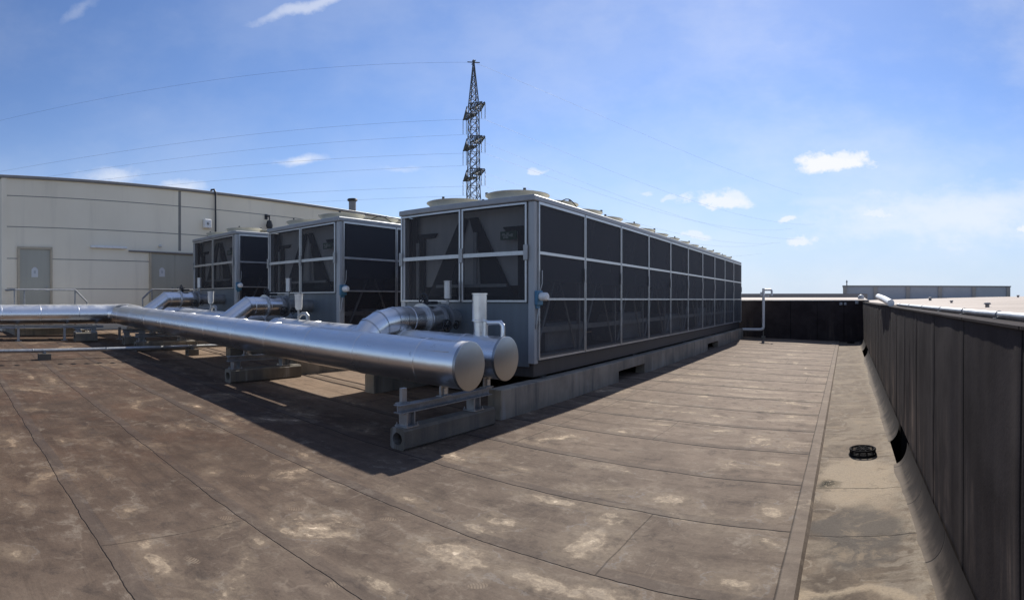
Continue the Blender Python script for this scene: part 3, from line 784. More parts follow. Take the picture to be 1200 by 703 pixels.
    bm = new_bm(); lathe(bm, (.056, .06, 1.14), [(.0001,0),(.052,0),(.058,.03),(.055,.10),(.040,.118),(.0001,.120)], 20, 'x'); obj('cap', bm, M['white'], sw)
    bm = new_bm(); tube(bm, [(.03,.10,1.22),(.05,.12,1.32),(.045,.13,1.50)], .008, 6); obj('cable', bm, M['steel'], sw); bm = new_bm(); tube(bm, [(.03,.06,.98),(.03,.03,.86),(.012,.02,.70)], .012, 6); obj('cable', bm, M['steel'], sw)
    return t
# near, middle and far unit
CHL = [(-4.03, 6.76, .55, 'nearest and largest chiller, its long dark screened side facing the right parapet'),
       (-8.50, 7.12, .712, 'middle chiller, between the nearest and the farthest, beneath the roof flue'),
       (-12.75, 7.28, .868, 'farthest and smallest-looking chiller, leftmost, in front of the cream wall')]
ch0 = make_chiller()
chs = [ch0, copy_tree(ch0), copy_tree(ch0)]
for o, (x, y, z, lab) in zip(chs, CHL):
    o.location = (x, y, z); o['label'] = lab; o['group'] = 'air-cooled chillers in a row on concrete plinths'

# plinths: one pair of low concrete walls under each unit
def plinth(x0, x1, y0, y1, zt, label, openings):
    bm = new_bm(); zb = gz(x1)-.05; yy = y0
    top = zt; hz = gz((x0+x1)/2)+.21
    for (a, b) in openings:
        box(bm, (x0, yy, zb), (x1, a, top), .008); box(bm, (x0, a, hz), (x1, b, top), .004); yy = b
    box(bm, (x0, yy, zb), (x1, y1, top), .008)
    return tag(obj('concrete_plinth', bm, M['concrete']), label, 'plinth', 'concrete plinths under the chillers')
pw = .20
for k_, (cx_, cy_, cz_, _) in enumerate(CHL):
    n_ = ('nearest', 'middle', 'farthest')[k_]
    fy = 5.83 if k_ < 2 else 6.0
    xr = cx_+.08 if k_ == 0 else cx_+.38
    plinth(xr-pw, xr, fy, 22.0, cz_-.004, 'long low concrete plinth under the right side of the %s chiller' % n_, [(9.55, 10.9), (16.2, 17.6)])
    xl = (-6.38 if k_ == 0 else cx_-BW+.35)
    plinth(xl, xl+pw, fy, 22.0, cz_-.004, 'low concrete plinth under the left side of the %s chiller' % n_, [(9.55, 10.9), (16.2, 17.6)])

# ------------------------------------------------------------------ headers
RH = .25
def hz1(x): return .963 + .027*(-3.62-x)
def header(name, label, Yh, xe, xj, sections, xcap=-3.62):
    pass
def rings_on(bm, a, b, r, step=.98, w=.012):
    a = Vector(a); b = Vector(b); L = (b-a).length; d = (b-a)/L; n = int(L/step)
    for i in range(1, n+2):
        p = a+d*((i-.4)*step)
        if (p-a).length > L-.05: break
        tube(bm, [p-d*.022, p-d*.016, p+d*.016, p+d*.022], r, 40, False, [r+.0005, r+.006, r+.006, r+.0005])
h1 = thing('header_pipe', 'big silver header pipe in front, running left from the round cap nearest the camera', 'pipe', (-3.62, 4.77, 0), 0, 'large clad header pipes')
XJ = -14.75
def P1(x): return (x+3.62, 0, hz1(x))
bm = new_bm(); tube(bm, [P1(-3.62), P1(-6.5), P1(-10), P1(XJ+.30), (XJ+.20+3.62, -.03, hz1(XJ)), (XJ+.03+3.62, -.20, hz1(XJ)-.0), (XJ+3.62, -.36, hz1(XJ)), (XJ+3.62, -9, hz1(XJ)-.01)], RH, 48, True)
rings_on(bm, P1(-3.62), P1(XJ+.4), RH)
rings_on(bm, (XJ+3.62, -.5, hz1(XJ)), (XJ+3.62, -9, hz1(XJ)-.01), RH, 1.0)
for k_ in range(7):     # gores of the elbow
    a_ = PI/2*k_/6; c_ = Vector((XJ+.36+3.62, -.36, hz1(XJ)))
for f in bm.faces:
    pass
body = obj('cladding', bm, M['clad_x'], h1)
bm = new_bm(); lathe(bm, (0,0,hz1(-3.62)), [(RH+.006,-.03),(RH+.007,.004),(RH-.004,.008),(.0001,.0085)], 56, 'x'); obj('end_cap', bm, M['clad_dark'], h1)
bm = new_bm()   # folded tab on the cap lap
box(bm, (-.62, -.205, hz1(-3.62)+.150), (-.12, -.196, hz1(-3.62)+.156)); obj('lap_strip', bm, M['alu'], h1)
bm = new_bm()
for k_ in range(6):
    xk = XJ+.42+.07*k_+3.62; zc = hz1(XJ+.42)
    a0 = PI*.62
    pts = [(xk-.02*j, -(RH+.004)*math.cos(PI*.5-.2*j+.35), zc+(RH+.004)*math.sin(PI*.5-.2*j+.35)) for j in range(0,6)]
    tube(bm, pts, .006, 5)
obj('elbow_fold', bm, M['steel_grey'], h1)

h2 = thing('header_pipe', 'second silver header pipe just behind the front one, capped beside the chiller corner', 'pipe', (-3.72, 5.60, 0), 0, 'large clad header pipes')
def P2(x, dz=0): return (x+3.72, 0, .966+.026*(-3.72-x)+dz)
bm = new_bm()
pts = [P2(-3.72), P2(-8.35), P2(-8.62,-.03), P2(-9.9,-.03), P2(-10.1,.02), P2(-12.15,.02), P2(-12.4,-.03), P2(-15.0,-.03)]
rad_ = [RH, RH, .17, .17, RH, RH, .17, RH-.02]
pts += [(-15.5+3.72-.3, -.15, .966+.026*11.9), (-15.6+3.72-.1, -.6, 1.27), (-15.62+3.62, -10, 1.25)]
rad_ += [RH, RH, RH]
tube(bm, pts, RH, 44, True, rad_)
rings_on(bm, P2(-3.72), P2(-8.3), RH)
obj('cladding', bm, M['clad_x'], h2)
bm = new_bm(); lathe(bm, (0,0,.966), [(RH+.006,-.03),(RH+.007,.004),(RH-.004,.008),(.0001,.0085)], 56, 'x'); obj('end_cap', bm, M['clad_dark'], h2)

# ------------------------------------------------------------------ branches
def handwheel(bm, c, r, ax, tilt=0):
    torus(bm, c, r, r*.13, ax, 22, 7)
    c = Vector(c)
    for i in range(5):
        a = 2*PI*i/5
        d = {'z':Vector((math.cos(a),math.sin(a),0)),'y':Vector((math.cos(a),0,math.sin(a))),'x':Vector((0,math.cos(a),math.sin(a)))}[ax]
        tube(bm, [c, c+d*r], r*.09, 6)
    ext = {'z':Vector((0,0,1)),'y':Vector((0,-1,0)),'x':Vector((1,0,0))}[ax]
    tube(bm, [c+ext*r*.25, c-ext*r*1.3], r*.16, 8)
def branch(k_, xb, yf, zc, gores):
    lab = ('silver branch pipe with gored elbow rising from the front header to the nearest chiller',
           'silver branch pipe with sharp elbow rising from the front header to the middle chiller',
           'silver branch pipe with sharp elbow rising from the front header to the farthest chiller')[k_]
    t = thing('branch_pipe', lab, 'pipe', (xb, 4.85, hz1(xb)), 0, 'branch pipes with valves feeding the chillers')
    dz = zc-hz1(xb); L = yf-4.85; r = .178
    bm = new_bm()
    if gores:
        c_ = [(0,.02,.05),(0,.09,dz*.36),(0,.21,dz*.66),(0,.38,dz*.88),(0,.60,dz*.985),(0,.76,dz),(0,1.1,dz)]
    else:
        c_ = [(0,.18,.0),(0,.80,dz),(0,1.1,dz)]
    tube(bm, c_, r, 40, True)
    cv = [Vector(q_) for q_ in c_]
    for i_ in range(1, len(cv)-1):
        t_ = ((cv[i_]-cv[i_-1]).normalized()+(cv[i_+1]-cv[i_]).normalized()).normalized()
        k_s = 1/max(.5, t_.dot((cv[i_]-cv[i_-1]).normalized()))
        side_ = Vector((1,0,0)); up_ = side_.cross(t_).normalized(); ra, rb_ = [], []
        for j_ in range(40):
            a_ = 2*PI*j_/40; base_ = side_*math.cos(a_)*(r+.006)+up_*math.sin(a_)*(r*k_s+.006)
            ra.append(bm.verts.new(cv[i_]+base_-t_*.014)); rb_.append(bm.verts.new(cv[i_]+base_+t_*.014))
        for j_ in range(40): bm.faces.new((ra[j_], ra[(j_+1)%40], rb_[(j_+1)%40], rb_[j_]))
    e = obj('elbow', bm, M['clad_y'], t); e.data.set_sharp_from_angle(angle=R(11))
    for f_ in e.data.polygons: f_.use_smooth = True
    bm = new_bm(); tube(bm, [(0,1.1,dz),(0,1.5,dz)], r+.002, 40); rings_on(bm, (0,.7,dz), (0,1.5,dz), r, .35); obj('cladding', bm, M['clad_y'], t)
    bm = new_bm()
    lathe(bm, (0,1.16,dz), [(r,0),(r+.045,.0),(r+.045,.03),(r,.03)], 36, 'y'); obj('flange', bm, M['alu'], t)
    bm = new_bm()
    lathe(bm, (0,1.5,dz), [(r-.02,0),(r+.03,.0),(r+.03,.03),(r-.04,.04),(r-.04,.12),(r+.03,.13),(r+.03,.17),(r-.05,.18),(r-.05,L-1.5)], 30, 'y')
    obj('valve_body', bm, M['steel_grey'], t)
    bm = new_bm(); handwheel(bm, (.0,1.22,dz+r+.10), .080, 'y'); tube(bm, [(0,1.26,dz+r-.01),(0,1.26,dz+r+.10)], .03, 10); box(bm, (-.03,1.25,dz+r+.03),(.10,1.42,dz+r+.075),.01)
    obj('handwheel', bm, M['iron'], t)
    bm = new_bm(); handwheel(bm, (.20,1.50,dz-.10), .085, 'x'); obj('handwheel', bm, M['iron'], t)
    bm = new_bm(); handwheel(bm, (.19,1.72,dz-.09), .060, 'x'); obj('handwheel', bm, M['iron'], t)
    # air bottle standing on the branch
    bm = new_bm(); zc_ = dz+r
    lathe(bm, (.02,1.73,zc_+.10), [(.0001,0),(.03,0),(.056,.012),(.056,.255),(.061,.258),(.061,.272),(.0001,.274)], 20)
    ab = obj('air_bottle', bm, M['alu'], t)
    bm = new_bm(); tube(bm, [(.02,1.73,zc_-.02),(.02,1.73,zc_+.10)], .022, 10); box(bm, (-.09,1.71,zc_+.035),(.06,1.75,zc_+.065),.004); obj('ball_valve', bm, M['steel'], ab)
    return t
zb_ = (1.375, 1.52, 1.66)
BX = (-5.42, -9.45, -13.45)
for k_ in range(3):
    branch(k_, BX[k_], CHL[k_][1]+.03, zb_[k_], k_ == 0)

# return connections dropping from the unit to the second header
for k_ in range(3):
    xb = BX[k_]-.75; y1_ = CHL[k_][1]+.02; zr = P2(xb)[2]+.02
    bm = new_bm(); tube(bm, [(xb,5.60,zr),(xb,6.1,zr+.02),(xb,y1_,zr+.02)], .17, 30); rings_on(bm, (xb,5.8,zr+.02), (xb,y1_,zr+.02), .17, .4)
    tag(obj('return_pipe', bm, M['clad_y']), 'short low silver pipe joining the second header to the %s chiller' % ('nearest','middle','farthest')[k_], 'pipe', 'short return pipes behind the second header')

# air separators standing on the second header, each with a bent overflow pipe
def separator(x, label, s=1.0, white=False):
    zt = P2(x)[2]+RH-.01
    t = thing('air_separator', label, 'air separator', (x, 5.60, zt), 0, 'upright air separators by the second header')
    m_ = M['dull_white'] if white else M['clad_z']
    if not white:
        bm = new_bm()
        lathe(bm, (0,0,0), [(.0001,-.02),(.072,-.02),(.072,.16),(.078,.165),(.078,.175)], 32); obj('lower_body', bm, m_, t)
        bm = new_bm(); lathe(bm, (0,0,.175), [(.0001,0),(.094,0),(.094,.012),(.088,.018),(.088,.315),(.096,.318),(.096,.335),(.0001,.337)], 32); obj('upper_body', bm, m_, t)
        bm = new_bm(); tube(bm, [(.07,.0,.10),(.12,.0,.16),(.30,.0,.165),(.335,.0,.13),(.335,.0,-.01)], .028, 14); tube(bm, [(.10,-.02,.0),(.10,-.02,.17)], .03, 12); obj('overflow_pipe', bm, M['clad_z'], t)
    else:
        bm = new_bm(); lathe(bm, (0,0,.17), [(.0001,0),(.045,0),(.060,.05),(.066,.24),(.072,.245),(.072,.26),(.0001,.262)], 24); obj('funnel', bm, m_, t)
        bm = new_bm(); tube(bm, [(.0,0,-.02),(.0,0,.18)], .02, 10); tube(bm, [(.0,0,.06),(.10,0,.11),(.20,0,.11),(.25,.0,.07),(.25,0,-.02)], .030, 12); obj('overflow_pipe', bm, M['steel'], t)
    return t
separator(at_y(562, 5.60), 'tall shiny cylinder standing on the capped end of the second header')
separator(at_y(350, 5.60), 'white funnel with bent drain pipe beside the middle chiller branch', white=True)
separator(at_y(247, 5.60), 'white funnel with bent drain pipe beside the farthest chiller branch', white=True)

# ------------------------------------------------------------------ hollow concrete beams and steel racks
def beam_rack(xc, y0, y1, label, rack_label, tall, zpipe, wid=.20, hg=.215, main=False):
    zg = gz(xc)+.018
    bm = new_bm()
    # hollow block: square section with a round bore along Y
    N = 24; sq = []; rd = []
    for i in range(N):
        a = 2*PI*(i+.5)/N; cx_, cz_ = math.cos(a), math.sin(a); m_ = max(abs(cx_), abs(cz_))
        sq.append((xc+cx_/m_*wid/2, zg+hg/2+cz_/m_*hg/2)); rd.append((xc+cx_*.062, zg+hg/2+cz_*.062))
    def ring(pts, y): return [bm.verts.new((p[0], y, p[1])) for p in pts]
    A, B = ring(sq, y0), ring(rd, y0); C_, D_ = ring(sq, y1), ring(rd, y1)
    for i in range(N):
        j = (i+1) % N
        bm.faces.new((A[i], A[j], B[j], B[i])); bm.faces.new((C_[j], C_[i], D_[i], D_[j]))
        bm.faces.new((A[j], A[i], C_[i], C_[j])); bm.faces.new((B[i], B[j], D_[j], D_[i]))
    tag(obj('hollow_concrete_beam', bm, M['block']), label, 'concrete beam', 'hollow concrete beams under pipe supports')
    t = thing('pipe_rack', rack_label, 'pipe support', (xc, y0, zg+hg), 0, 'steel pipe supports on concrete beams')
    L = y1-y0; zt_ = zpipe-RH-(zg+hg)            # underside of the pipe above the beam
    ph = max(.05, zt_*.42)
    for y in ((.14, L-.30) if L > .7 else (.08, L-.08)):
        bm = new_bm(); box(bm, (-.085, y-.09, .0), (.085, y+.09, .010)); box(bm, (-.055, y-.06, .010), (.055, y-.048, ph)); box(bm, (-.055, y+.048, .010), (.055, y+.06, ph)); box(bm, (-.008, y-.048, .010), (.008, y+.048, ph))
        for bx_ in (-.07, .07):
            for by_ in (-.075, .075): lathe(bm, (bx_, y+by_, .010), [(.012,0),(.012,.012),(.006,.013),(.006,.03),(.0001,.031)], 6)
        obj('post', bm, M['steel'], t)
    bm = new_bm(); b0_, b1_ = .0 if L > .7 else -.02, L+(.35 if main else 0)
    box(bm, (-.05, b0_, ph+.001), (.05, b1_, ph+.012)); box(bm, (-.05, b0_, ph+.075), (.05, b1_, ph+.086)); box(bm, (-.006, b0_, ph+.012), (.006, b1_, ph+.075))
    obj('channel', bm, M['steel_grey'], t)
    return t, zg+hg+ph+.087
def shoe(x, y, z0, z1, label):
    t = thing('pipe_shoe', label, 'pipe shoe', (x, y, z0), 0, 'pipe shoes carrying the headers')
    bm = new_bm(); box(bm, (-.05,-.07,0),(.05,.07,.01)); box(bm, (-.012,-.06,.010),(.012,.06,z1-z0), .0); obj('web', bm, M['steel'], t)
    bm = new_bm(); box(bm, (.0125,-.025,(z1-z0)*.2),(.03,.025,(z1-z0)*.8), .002); obj('bolt_plate', bm, M['alu'], t)
    return t
r1, zt1 = beam_rack(-3.97, 4.06, 5.60, 'hollow concrete beam nearest the camera, lying before the right plinth', 'steel rack with posts and channel on the nearest hollow concrete beam', True, hz1(-3.97), .19, main=False)
shoe(-3.97, 4.77, zt1, hz1(-3.97)-RH+.01, 'shoe under the front header at the nearest rack')
shoe(-3.97, 5.56, zt1, hz1(-3.97)-RH+.02, 'shoe under the second header at the nearest rack')
bm = new_bm(); box(bm, (-4.04, 4.10, zt1-.0), (-3.97, 4.24, zt1+.009)); box(bm, (-4.03, 4.15, zt1+.009), (-3.99, 4.22, zt1+.15), .003)
tag(obj('steel_upright', bm, M['steel']), 'short free steel upright on the front tip of the nearest rack', 'bracket')
gx_, gy_ = ground(267, 450)
r2, zt2 = beam_rack(-8.0, gy_, 5.78, 'hollow concrete beam before the middle chiller right plinth, in pipe shade', 'steel rack on the hollow beam before the middle chiller', True, hz1(-8.0), .19)
shoe(-8.0, 4.77, zt2, hz1(-8.0)-RH+.01, 'shoe under the front header at the middle rack')
shoe(-8.0, 5.56, zt2, P2(-8.0)[2]-RH+.01, 'shoe under the second header at the middle rack')
r3, zt3 = beam_rack(-12.1, 4.35, 5.78, 'hollow concrete beam before the farthest chiller, under the front header', 'steel rack on the hollow beam before the farthest chiller', True, hz1(-12.1), .19)
shoe(-12.1, 4.77, zt3, hz1(-12.1)-RH+.01, 'shoe under the front header at the farthest rack')

def small_block(x, y, w_, l_, h_, label, rz=0):
    t = thing('concrete_block', label, 'concrete block', (x, y, gz(x)+.016), rz, 'small hollow concrete blocks under thin pipes')
    bm = new_bm(); N = 20
    sq = []; rd = []
    for i in range(N):
        a = 2*PI*(i+.5)/N; c_, s_ = math.cos(a), math.sin(a); m_ = max(abs(c_), abs(s_))
        sq.append((c_/m_*w_/2, h_/2+s_/m_*h_/2)); rd.append((c_*h_*.24, h_/2+s_*h_*.24))
    def ring(pts, y_): return [bm.verts.new((p[0], y_, p[1])) for p in pts]
    A, B, C_, D_ = ring(sq, -l_/2), ring(rd, -l_/2), ring(sq, l_/2), ring(rd, l_/2)
    for i in range(N):
        j = (i+1) % N
        bm.faces.new((A[i], A[j], B[j], B[i])); bm.faces.new((C_[j], C_[i], D_[i], D_[j])); bm.faces.new((A[j], A[i], C_[i], C_[j])); bm.faces.new((B[i], B[j], D_[j], D_[i]))
    obj('hollow_block', bm, M['block'], t)
    bm = new_bm(); box(bm, (-.05,-.03,h_+.001),(.05,.03,h_+.02)); box(bm, (-.045,-.02,h_+.02),(-.03,.02,h_+.07)); box(bm, (.03,-.02,h_+.02),(.045,.02,h_+.07)); obj('saddle', bm, M['steel_grey'], t)
    return t
# thin pipe on blocks, crossing under the headers
XP = -11.15
bm = new_bm(); zz = gz(XP)+.205
tube(bm, [(XP+.0,-6,zz),(XP,1.4,zz),(XP-.05,3.5,zz),(XP-.0,6.6,zz)], .038, 16)
for y in (-1.2, .9, 1.9, 3.4, 5.2): torus(bm, (XP-.01, y, zz), .041, .006, 'y', 14, 5)
tag(obj('thin_pipe', bm, M['steel']), 'thin grey pipe low over the roof at left, passing under the headers', 'pipe')
gx_, gy_ = ground(52, 427)
small_block(XP, at_y(52, 1)*0 + (-XP)/math.tan((XV-52)/F), .17, .24, .13, 'small hollow block with saddle under the thin pipe, far left foreground')
small_block(XP, (-XP)/math.tan((XV-225)/F), .17, .24, .13, 'small hollow block under the thin pipe in the shade of the headers')
# supports under the left leg of the headers
zleg = hz1(XJ)-RH
bm = new_bm(); box(bm, (XJ-.35, -6, zleg-.085), (XJ-.29, 4.3, zleg-.035)); box(bm, (XJ+.29, -6, zleg-.085), (XJ+.35, 4.3, zleg-.035))
for y in (-3,-1.0,.8,2.1,3.4,4.2): box(bm, (XJ-.29, y-.03, zleg-.075), (XJ+.29, y+.03, zleg-.045))
rk = thing('pipe_rack', 'long low steel rack under the left leg of the header pipes', 'pipe support', (XJ, 0, gz(XJ)))
for v in bm.verts: v.co -= Vector((XJ, 0, gz(XJ)))
obj('rails', bm, M['steel_grey'], rk)
for px in (-60, 21.5, 75.5, 140):
    y = (-XJ-.32)/math.tan((XV-px)/F)
    bm = new_bm(); box(bm, (.29, y-.03, .0), (.35, y+.03, zleg-.086-gz(XJ))); box(bm, (.24, y-.08, .018), (.40, y+.08, .026)); obj('leg', bm, M['steel'], rk)
y = (14.3)/math.tan((XV-99)/F)
b4, z4 = beam_rack(-14.2, y-.28, y+.28, 'short hollow concrete beam with steel saddle under the left header elbow', 'small steel saddle rack on the short beam under the left header', True, zleg+RH, .26, .24)
b5, z5 = beam_rack(-13.35, 4.5, 5.05, 'short hollow concrete beam under the front header just right of its elbow', 'small steel saddle rack just right of the header elbow', True, hz1(-13.35), .22, .20)
# flanged bitumen dabs along the cross seam
for i, px in enumerate((2, 20, 71, 86, 102, 117, 132, 146)):
    y = 10.50/math.tan((XV-px)/F)
    bm = new_bm(); lathe(bm, (-10.52+.02*math.sin(i*2.3), y, gz(-10.52)+.020), [(.0001,.018),(.03,.016),(.055,.008),(.066,0)], 12)
    tag(obj('bitumen_dab', bm, M['black'], smooth=True), 'small black bitumen dab in the row along the seam beside the thin pipe', 'dab', 'bitumen dabs along the left seam')

# two thin pipes crossing each gap between units (their shadows stripe the sunlit patch)
for (xa_, xb_, nm) in ((-8.12, -6.38, 'nearest and middle'), (-12.37, -10.65, 'middle and farthest')):
    for j, y in enumerate((6.40, 6.68)):
        z_ = gz(xa_)+.43; bm = new_bm(); tube(bm, [(xa_+.002, y, z_), (xb_-.002, y, z_-.05)], .024, 10); lathe(bm, (xa_+.004, y, z_), [(.0001,0),(.05,0),(.05,.012),(.0001,.013)], 12, 'x')
        tag(obj('cross_pipe', bm, M['steel']), '%s of two thin low pipes crossing the gap between the %s chillers' % (('front','rear')[j], nm), 'pipe', 'thin low pipes between the plinths')

# white pipe at the far end
bm = new_bm(); yv = 21.9
xa = at_y(894.7, yv); xb = at_y(870, yv); xc = at_y(903.5, yv); zlo = EYE-(386.5-Y0)*yv/F; zhi = EYE+(Y0-338.5)*yv/F
t = thing('vent_pipe', 'white bent vent pipe standing by the far end of the nearest chiller', 'pipe', (xa, yv, 0))
def path(pts, r): 
    bm = new_bm(); tube(bm, pts, r, 14); return bm
obj('tube', path([(xb-xa,0,zlo),(-.10,0,zlo),(-.03,0,zlo+.03),(0,0,zlo+.10),(0,0,zhi-.08),(0,0,zhi+.02)], .052), M['white'], t)
obj('outlet', path([(.054,0,zhi-.03),(xc-xa,0,zhi-.03),(xc-xa+.03,0,zhi-.07),(xc-xa+.03,0,zhi-.26)], .040), M['white'], t)
bm = new_bm(); box(bm, (-.12,-.03,zhi-.26),(-.054,.03,zhi-.12)); obj('bracket', bm, M['white'], t); bm = new_bm(); box(bm, (.054,-.03,zhi-.30),(.22,.03,zhi-.24)); obj('bracket', bm, M['white'], t)
bm = new_bm(); box(bm, (-.07,-.07,gz(xa)+.02-.0),(.07,.07,gz(xa)+.14)); box(bm, (-.02,-.02,gz(xa)+.14),(.02,.02,zlo-.053)); obj('foot', bm, M['concrete'], t)

# ------------------------------------------------------------------ cream building at left
ang = .078
BY0 = 1.9; BXo = -17.15
bd = thing('plant_building', 'cream panelled building with grey doors along the left of the roof', 'building', (BXo, BY0, .0), ang)
# local: x = 0 is the facade plane, +y runs away from camera; world = rot(ang)
ca, sa = math.cos(ang), math.sin(ang)
def fy(px):      # local y on the facade seen in column px
    sx, cy = ray(px)
    # solve (sx*r, cy*r) = (BXo - sa*y, BY0 + ca*y)
    # sx*r + sa*y = BXo ; cy*r - ca*y = BY0
    det = sx*(-ca) - sa*cy
    r = (BXo*(-ca) - sa*BY0)/det; y = (sx*BY0 - cy*BXo)/det
    return y, r
def fz_(px, py):
    y, r = fy(px); return EYE + (Y0-py)*r/F
HB = 3.62+EYE
yc, rc = fy(1.5)
L0, L1 = yc, 48.0
bm = new_bm(); box(bm, (-14, L0, 0), (0, L1, HB)); obj('wall', bm, M['facade'], bd)
bm = new_bm(); box(bm, (-14.05, L0-.06, HB+.002), (.07, L1, HB+.09), .01); obj('roof_edge', bm, M['coping'], bd)
bm = new_bm(); box(bm, (.0025, L0+.0, .3), (.045, L0+.16, HB-.003)); obj('corner_trim', bm, M['facade'], bd)
bm = new_bm()
for z in (fz_(100,233.5), fz_(100,268.5), fz_(100,304.5), fz_(100,338.5)):
    box(bm, (-.02, L0+.16, z-.012), (.0022, L1, z+.012))
for px in (210.5,):
    y = fy(px)[0]; box(bm, (-.02, y-.05, fz_(px,294)), (.0028, y+.05, HB-.01))
for y in (26, 38): box(bm, (-.02, y-.03, .3), (.0028, y+.03, HB-.01))
obj('panel_joints', bm, M['joint'], bd)
def door(px0, px1, pyt, nleaf, label):
    y0, y1 = fy(px0)[0], fy(px1)[0]; zt = fz_((px0+px1)/2, pyt); zb = gz(BXo)+.22
    fw = .07
    bm = new_bm(); box(bm, (.003, y0-fw, zb), (.05, y0, zt+fw)); box(bm, (.003, y1, zb), (.05, y1+fw, zt+fw)); box(bm, (.003, y0, zt), (.05, y1, zt+fw))
    df = obj('door_frame', bm, M['door_trim'], bd)
    for i in range(nleaf):
        a = y0+(y1-y0)*i/nleaf+.004; b = y0+(y1-y0)*(i+1)/nleaf-.004
        bm = new_bm(); box(bm, (.004, a, zb+.02), (.022, b, zt-.004), .002); d = obj('door', bm, M['door'], bd)
        bm = new_bm(); hx = b-.10 if i == 0 else a+.10
        box(bm, (.0225, hx-.02, zb+.98), (.03, hx+.02, zb+1.16)); tube(bm, [(.03,hx,zb+1.1),(.07,hx,zb+1.1),(.07,hx-.10*(1 if i==0 else -1),zb+1.1)], .01, 8); obj('handle', bm, M['steel'], d)
        if i == 0:
            zs = fz_(px0+15, 319); ys = fy(40.5 if nleaf == 1 else 189.5)[0]; 
            bm = new_bm(); prism(bm, [(ys-.10, zs-.15), (ys+.10, zs-.15), (ys+.10, zs+.08), (ys+.03, zs+.15), (ys-.03, zs+.15), (ys-.10, zs+.08)], 'x', .0225, .0265); sg = obj('sign', bm, M['sign'], d)
            bm = new_bm(); box(bm, (.0268, ys-.03, zs-.04), (.0274, ys+.03, zs+.05)); obj('sign_mark', bm, M['unit_paint'], sg)
door(23, 58.5, 292, 1, '')
door(177, 231, 298, 2, '')
bm = new_bm(); y0, y1 = fy(150)[0], fy(232)[0]; z = fz_(160, 294.5); tube(bm, [(.06, y0, z), (.06, y1, z-.03)], .028, 10); obj('conduit', bm, M['coping'], bd)
def wall_item(name, bm, m, label, cat, grp=None):
    o = obj(name, bm, m); o.location = (BXo, BY0, 0); o.rotation_euler = (0,0,ang); return tag(o, label, cat, grp)
t = thing('strip_light', 'long white strip light fixed on the cream wall between the two doors', 'lamp', (BXo, BY0, 0), ang)
y0, y1 = fy(105)[0], fy(148)[0]; z = fz_(127, 290.5)
bm = new_bm(); box(bm, (.02, y0, z-.02), (.10, y1, z+.055), .012); obj('diffuser', bm, M['white'], t)
bm = new_bm(); box(bm, (.003, y0+.1, z+.0), (.02, y1-.1, z+.05)); obj('bracket', bm, M['steel_grey'], t)
y = fy(241)[0]; z = fz_(241, 262.5)
bm = new_bm(); box(bm, (.003, y-.13, z-.15), (.16, y+.15, z+.15), .02); o = wall_item('alarm_box', bm, M['white'], 'small white square box high on the cream wall right of the double door', 'alarm box')
bm = new_bm(); lathe(bm, (.162, y, z), [(.0001,0),(.05,0),(.04,.02),(.0001,.025)], 14, 'x'); c_ = obj('sounder', bm, M['steel_grey'], o)
y = fy(251)[0]; bm = new_bm(); tube(bm, [(.09, y, fz_(251,285)), (.09, y, HB+.06), (.0, y, HB+.17), (-.18, y, HB+.19), (-.25,y,HB+.10)], .032, 12); wall_item('downpipe', bm, M['iron'], 'dark vertical pipe hooked over the roof edge of the cream wall', 'pipe')
y = fy(311.5)[0]; z = fz_(311.5, 262)
t = thing('wall_lamp', 'dark lamp on a bracket on the cream wall behind the chillers', 'lamp', (BXo, BY0, 0), ang)
bm = new_bm(); lathe(bm, (.22, y, z-.2), [(.0001,0),(.10,.0),(.13,.10),(.09,.28),(.0001,.30)], 14); obj('shade', bm, M['iron'], t)
bm = new_bm(); tube(bm, [(.003,y,z+.25),(.22,y,z+.25),(.22,y,z+.09)], .025, 8); box(bm, (.003,y-.06,z+.15),(.03,y+.06,z+.34)); obj('arm', bm, M['iron'], t)
y = fy(187)[0]; z = fz_(187, 289); bm = new_bm(); lathe(bm, (.04, y, z), [(.0001,-.03),(.05,-.02),(.06,.02),(.03,.06),(.0001,.07)], 12); box(bm, (.003,y-.03,z-.02),(.04,y+.03,z+.03)); wall_item('bell', bm, M['dull_white'], 'tiny round fitting on the cream wall above the double door', 'fitting')
# flue behind
yf_ = 30.0; tx = (XV-413)/F; rr = 27.0; xf, yf_ = -rr*math.sin(tx), rr*math.cos(tx)
zt = EYE+(Y0-233)*rr/F
t = thing('flue', 'grey flue with a flat dark cap sticking up behind the middle chiller', 'chimney', (xf, yf_, 0))
bm = new_bm(); tube(bm, [(0,0,.6),(0,0,zt-.12)], .17, 20); obj('stack', bm, M['coping'], t)
bm = new_bm(); lathe(bm, (0,0,zt-.12), [(.0001,0),(.19,0),(.25,.05),(.22,.12),(.0001,.16)], 20); obj('cap', bm, M['iron'], t)

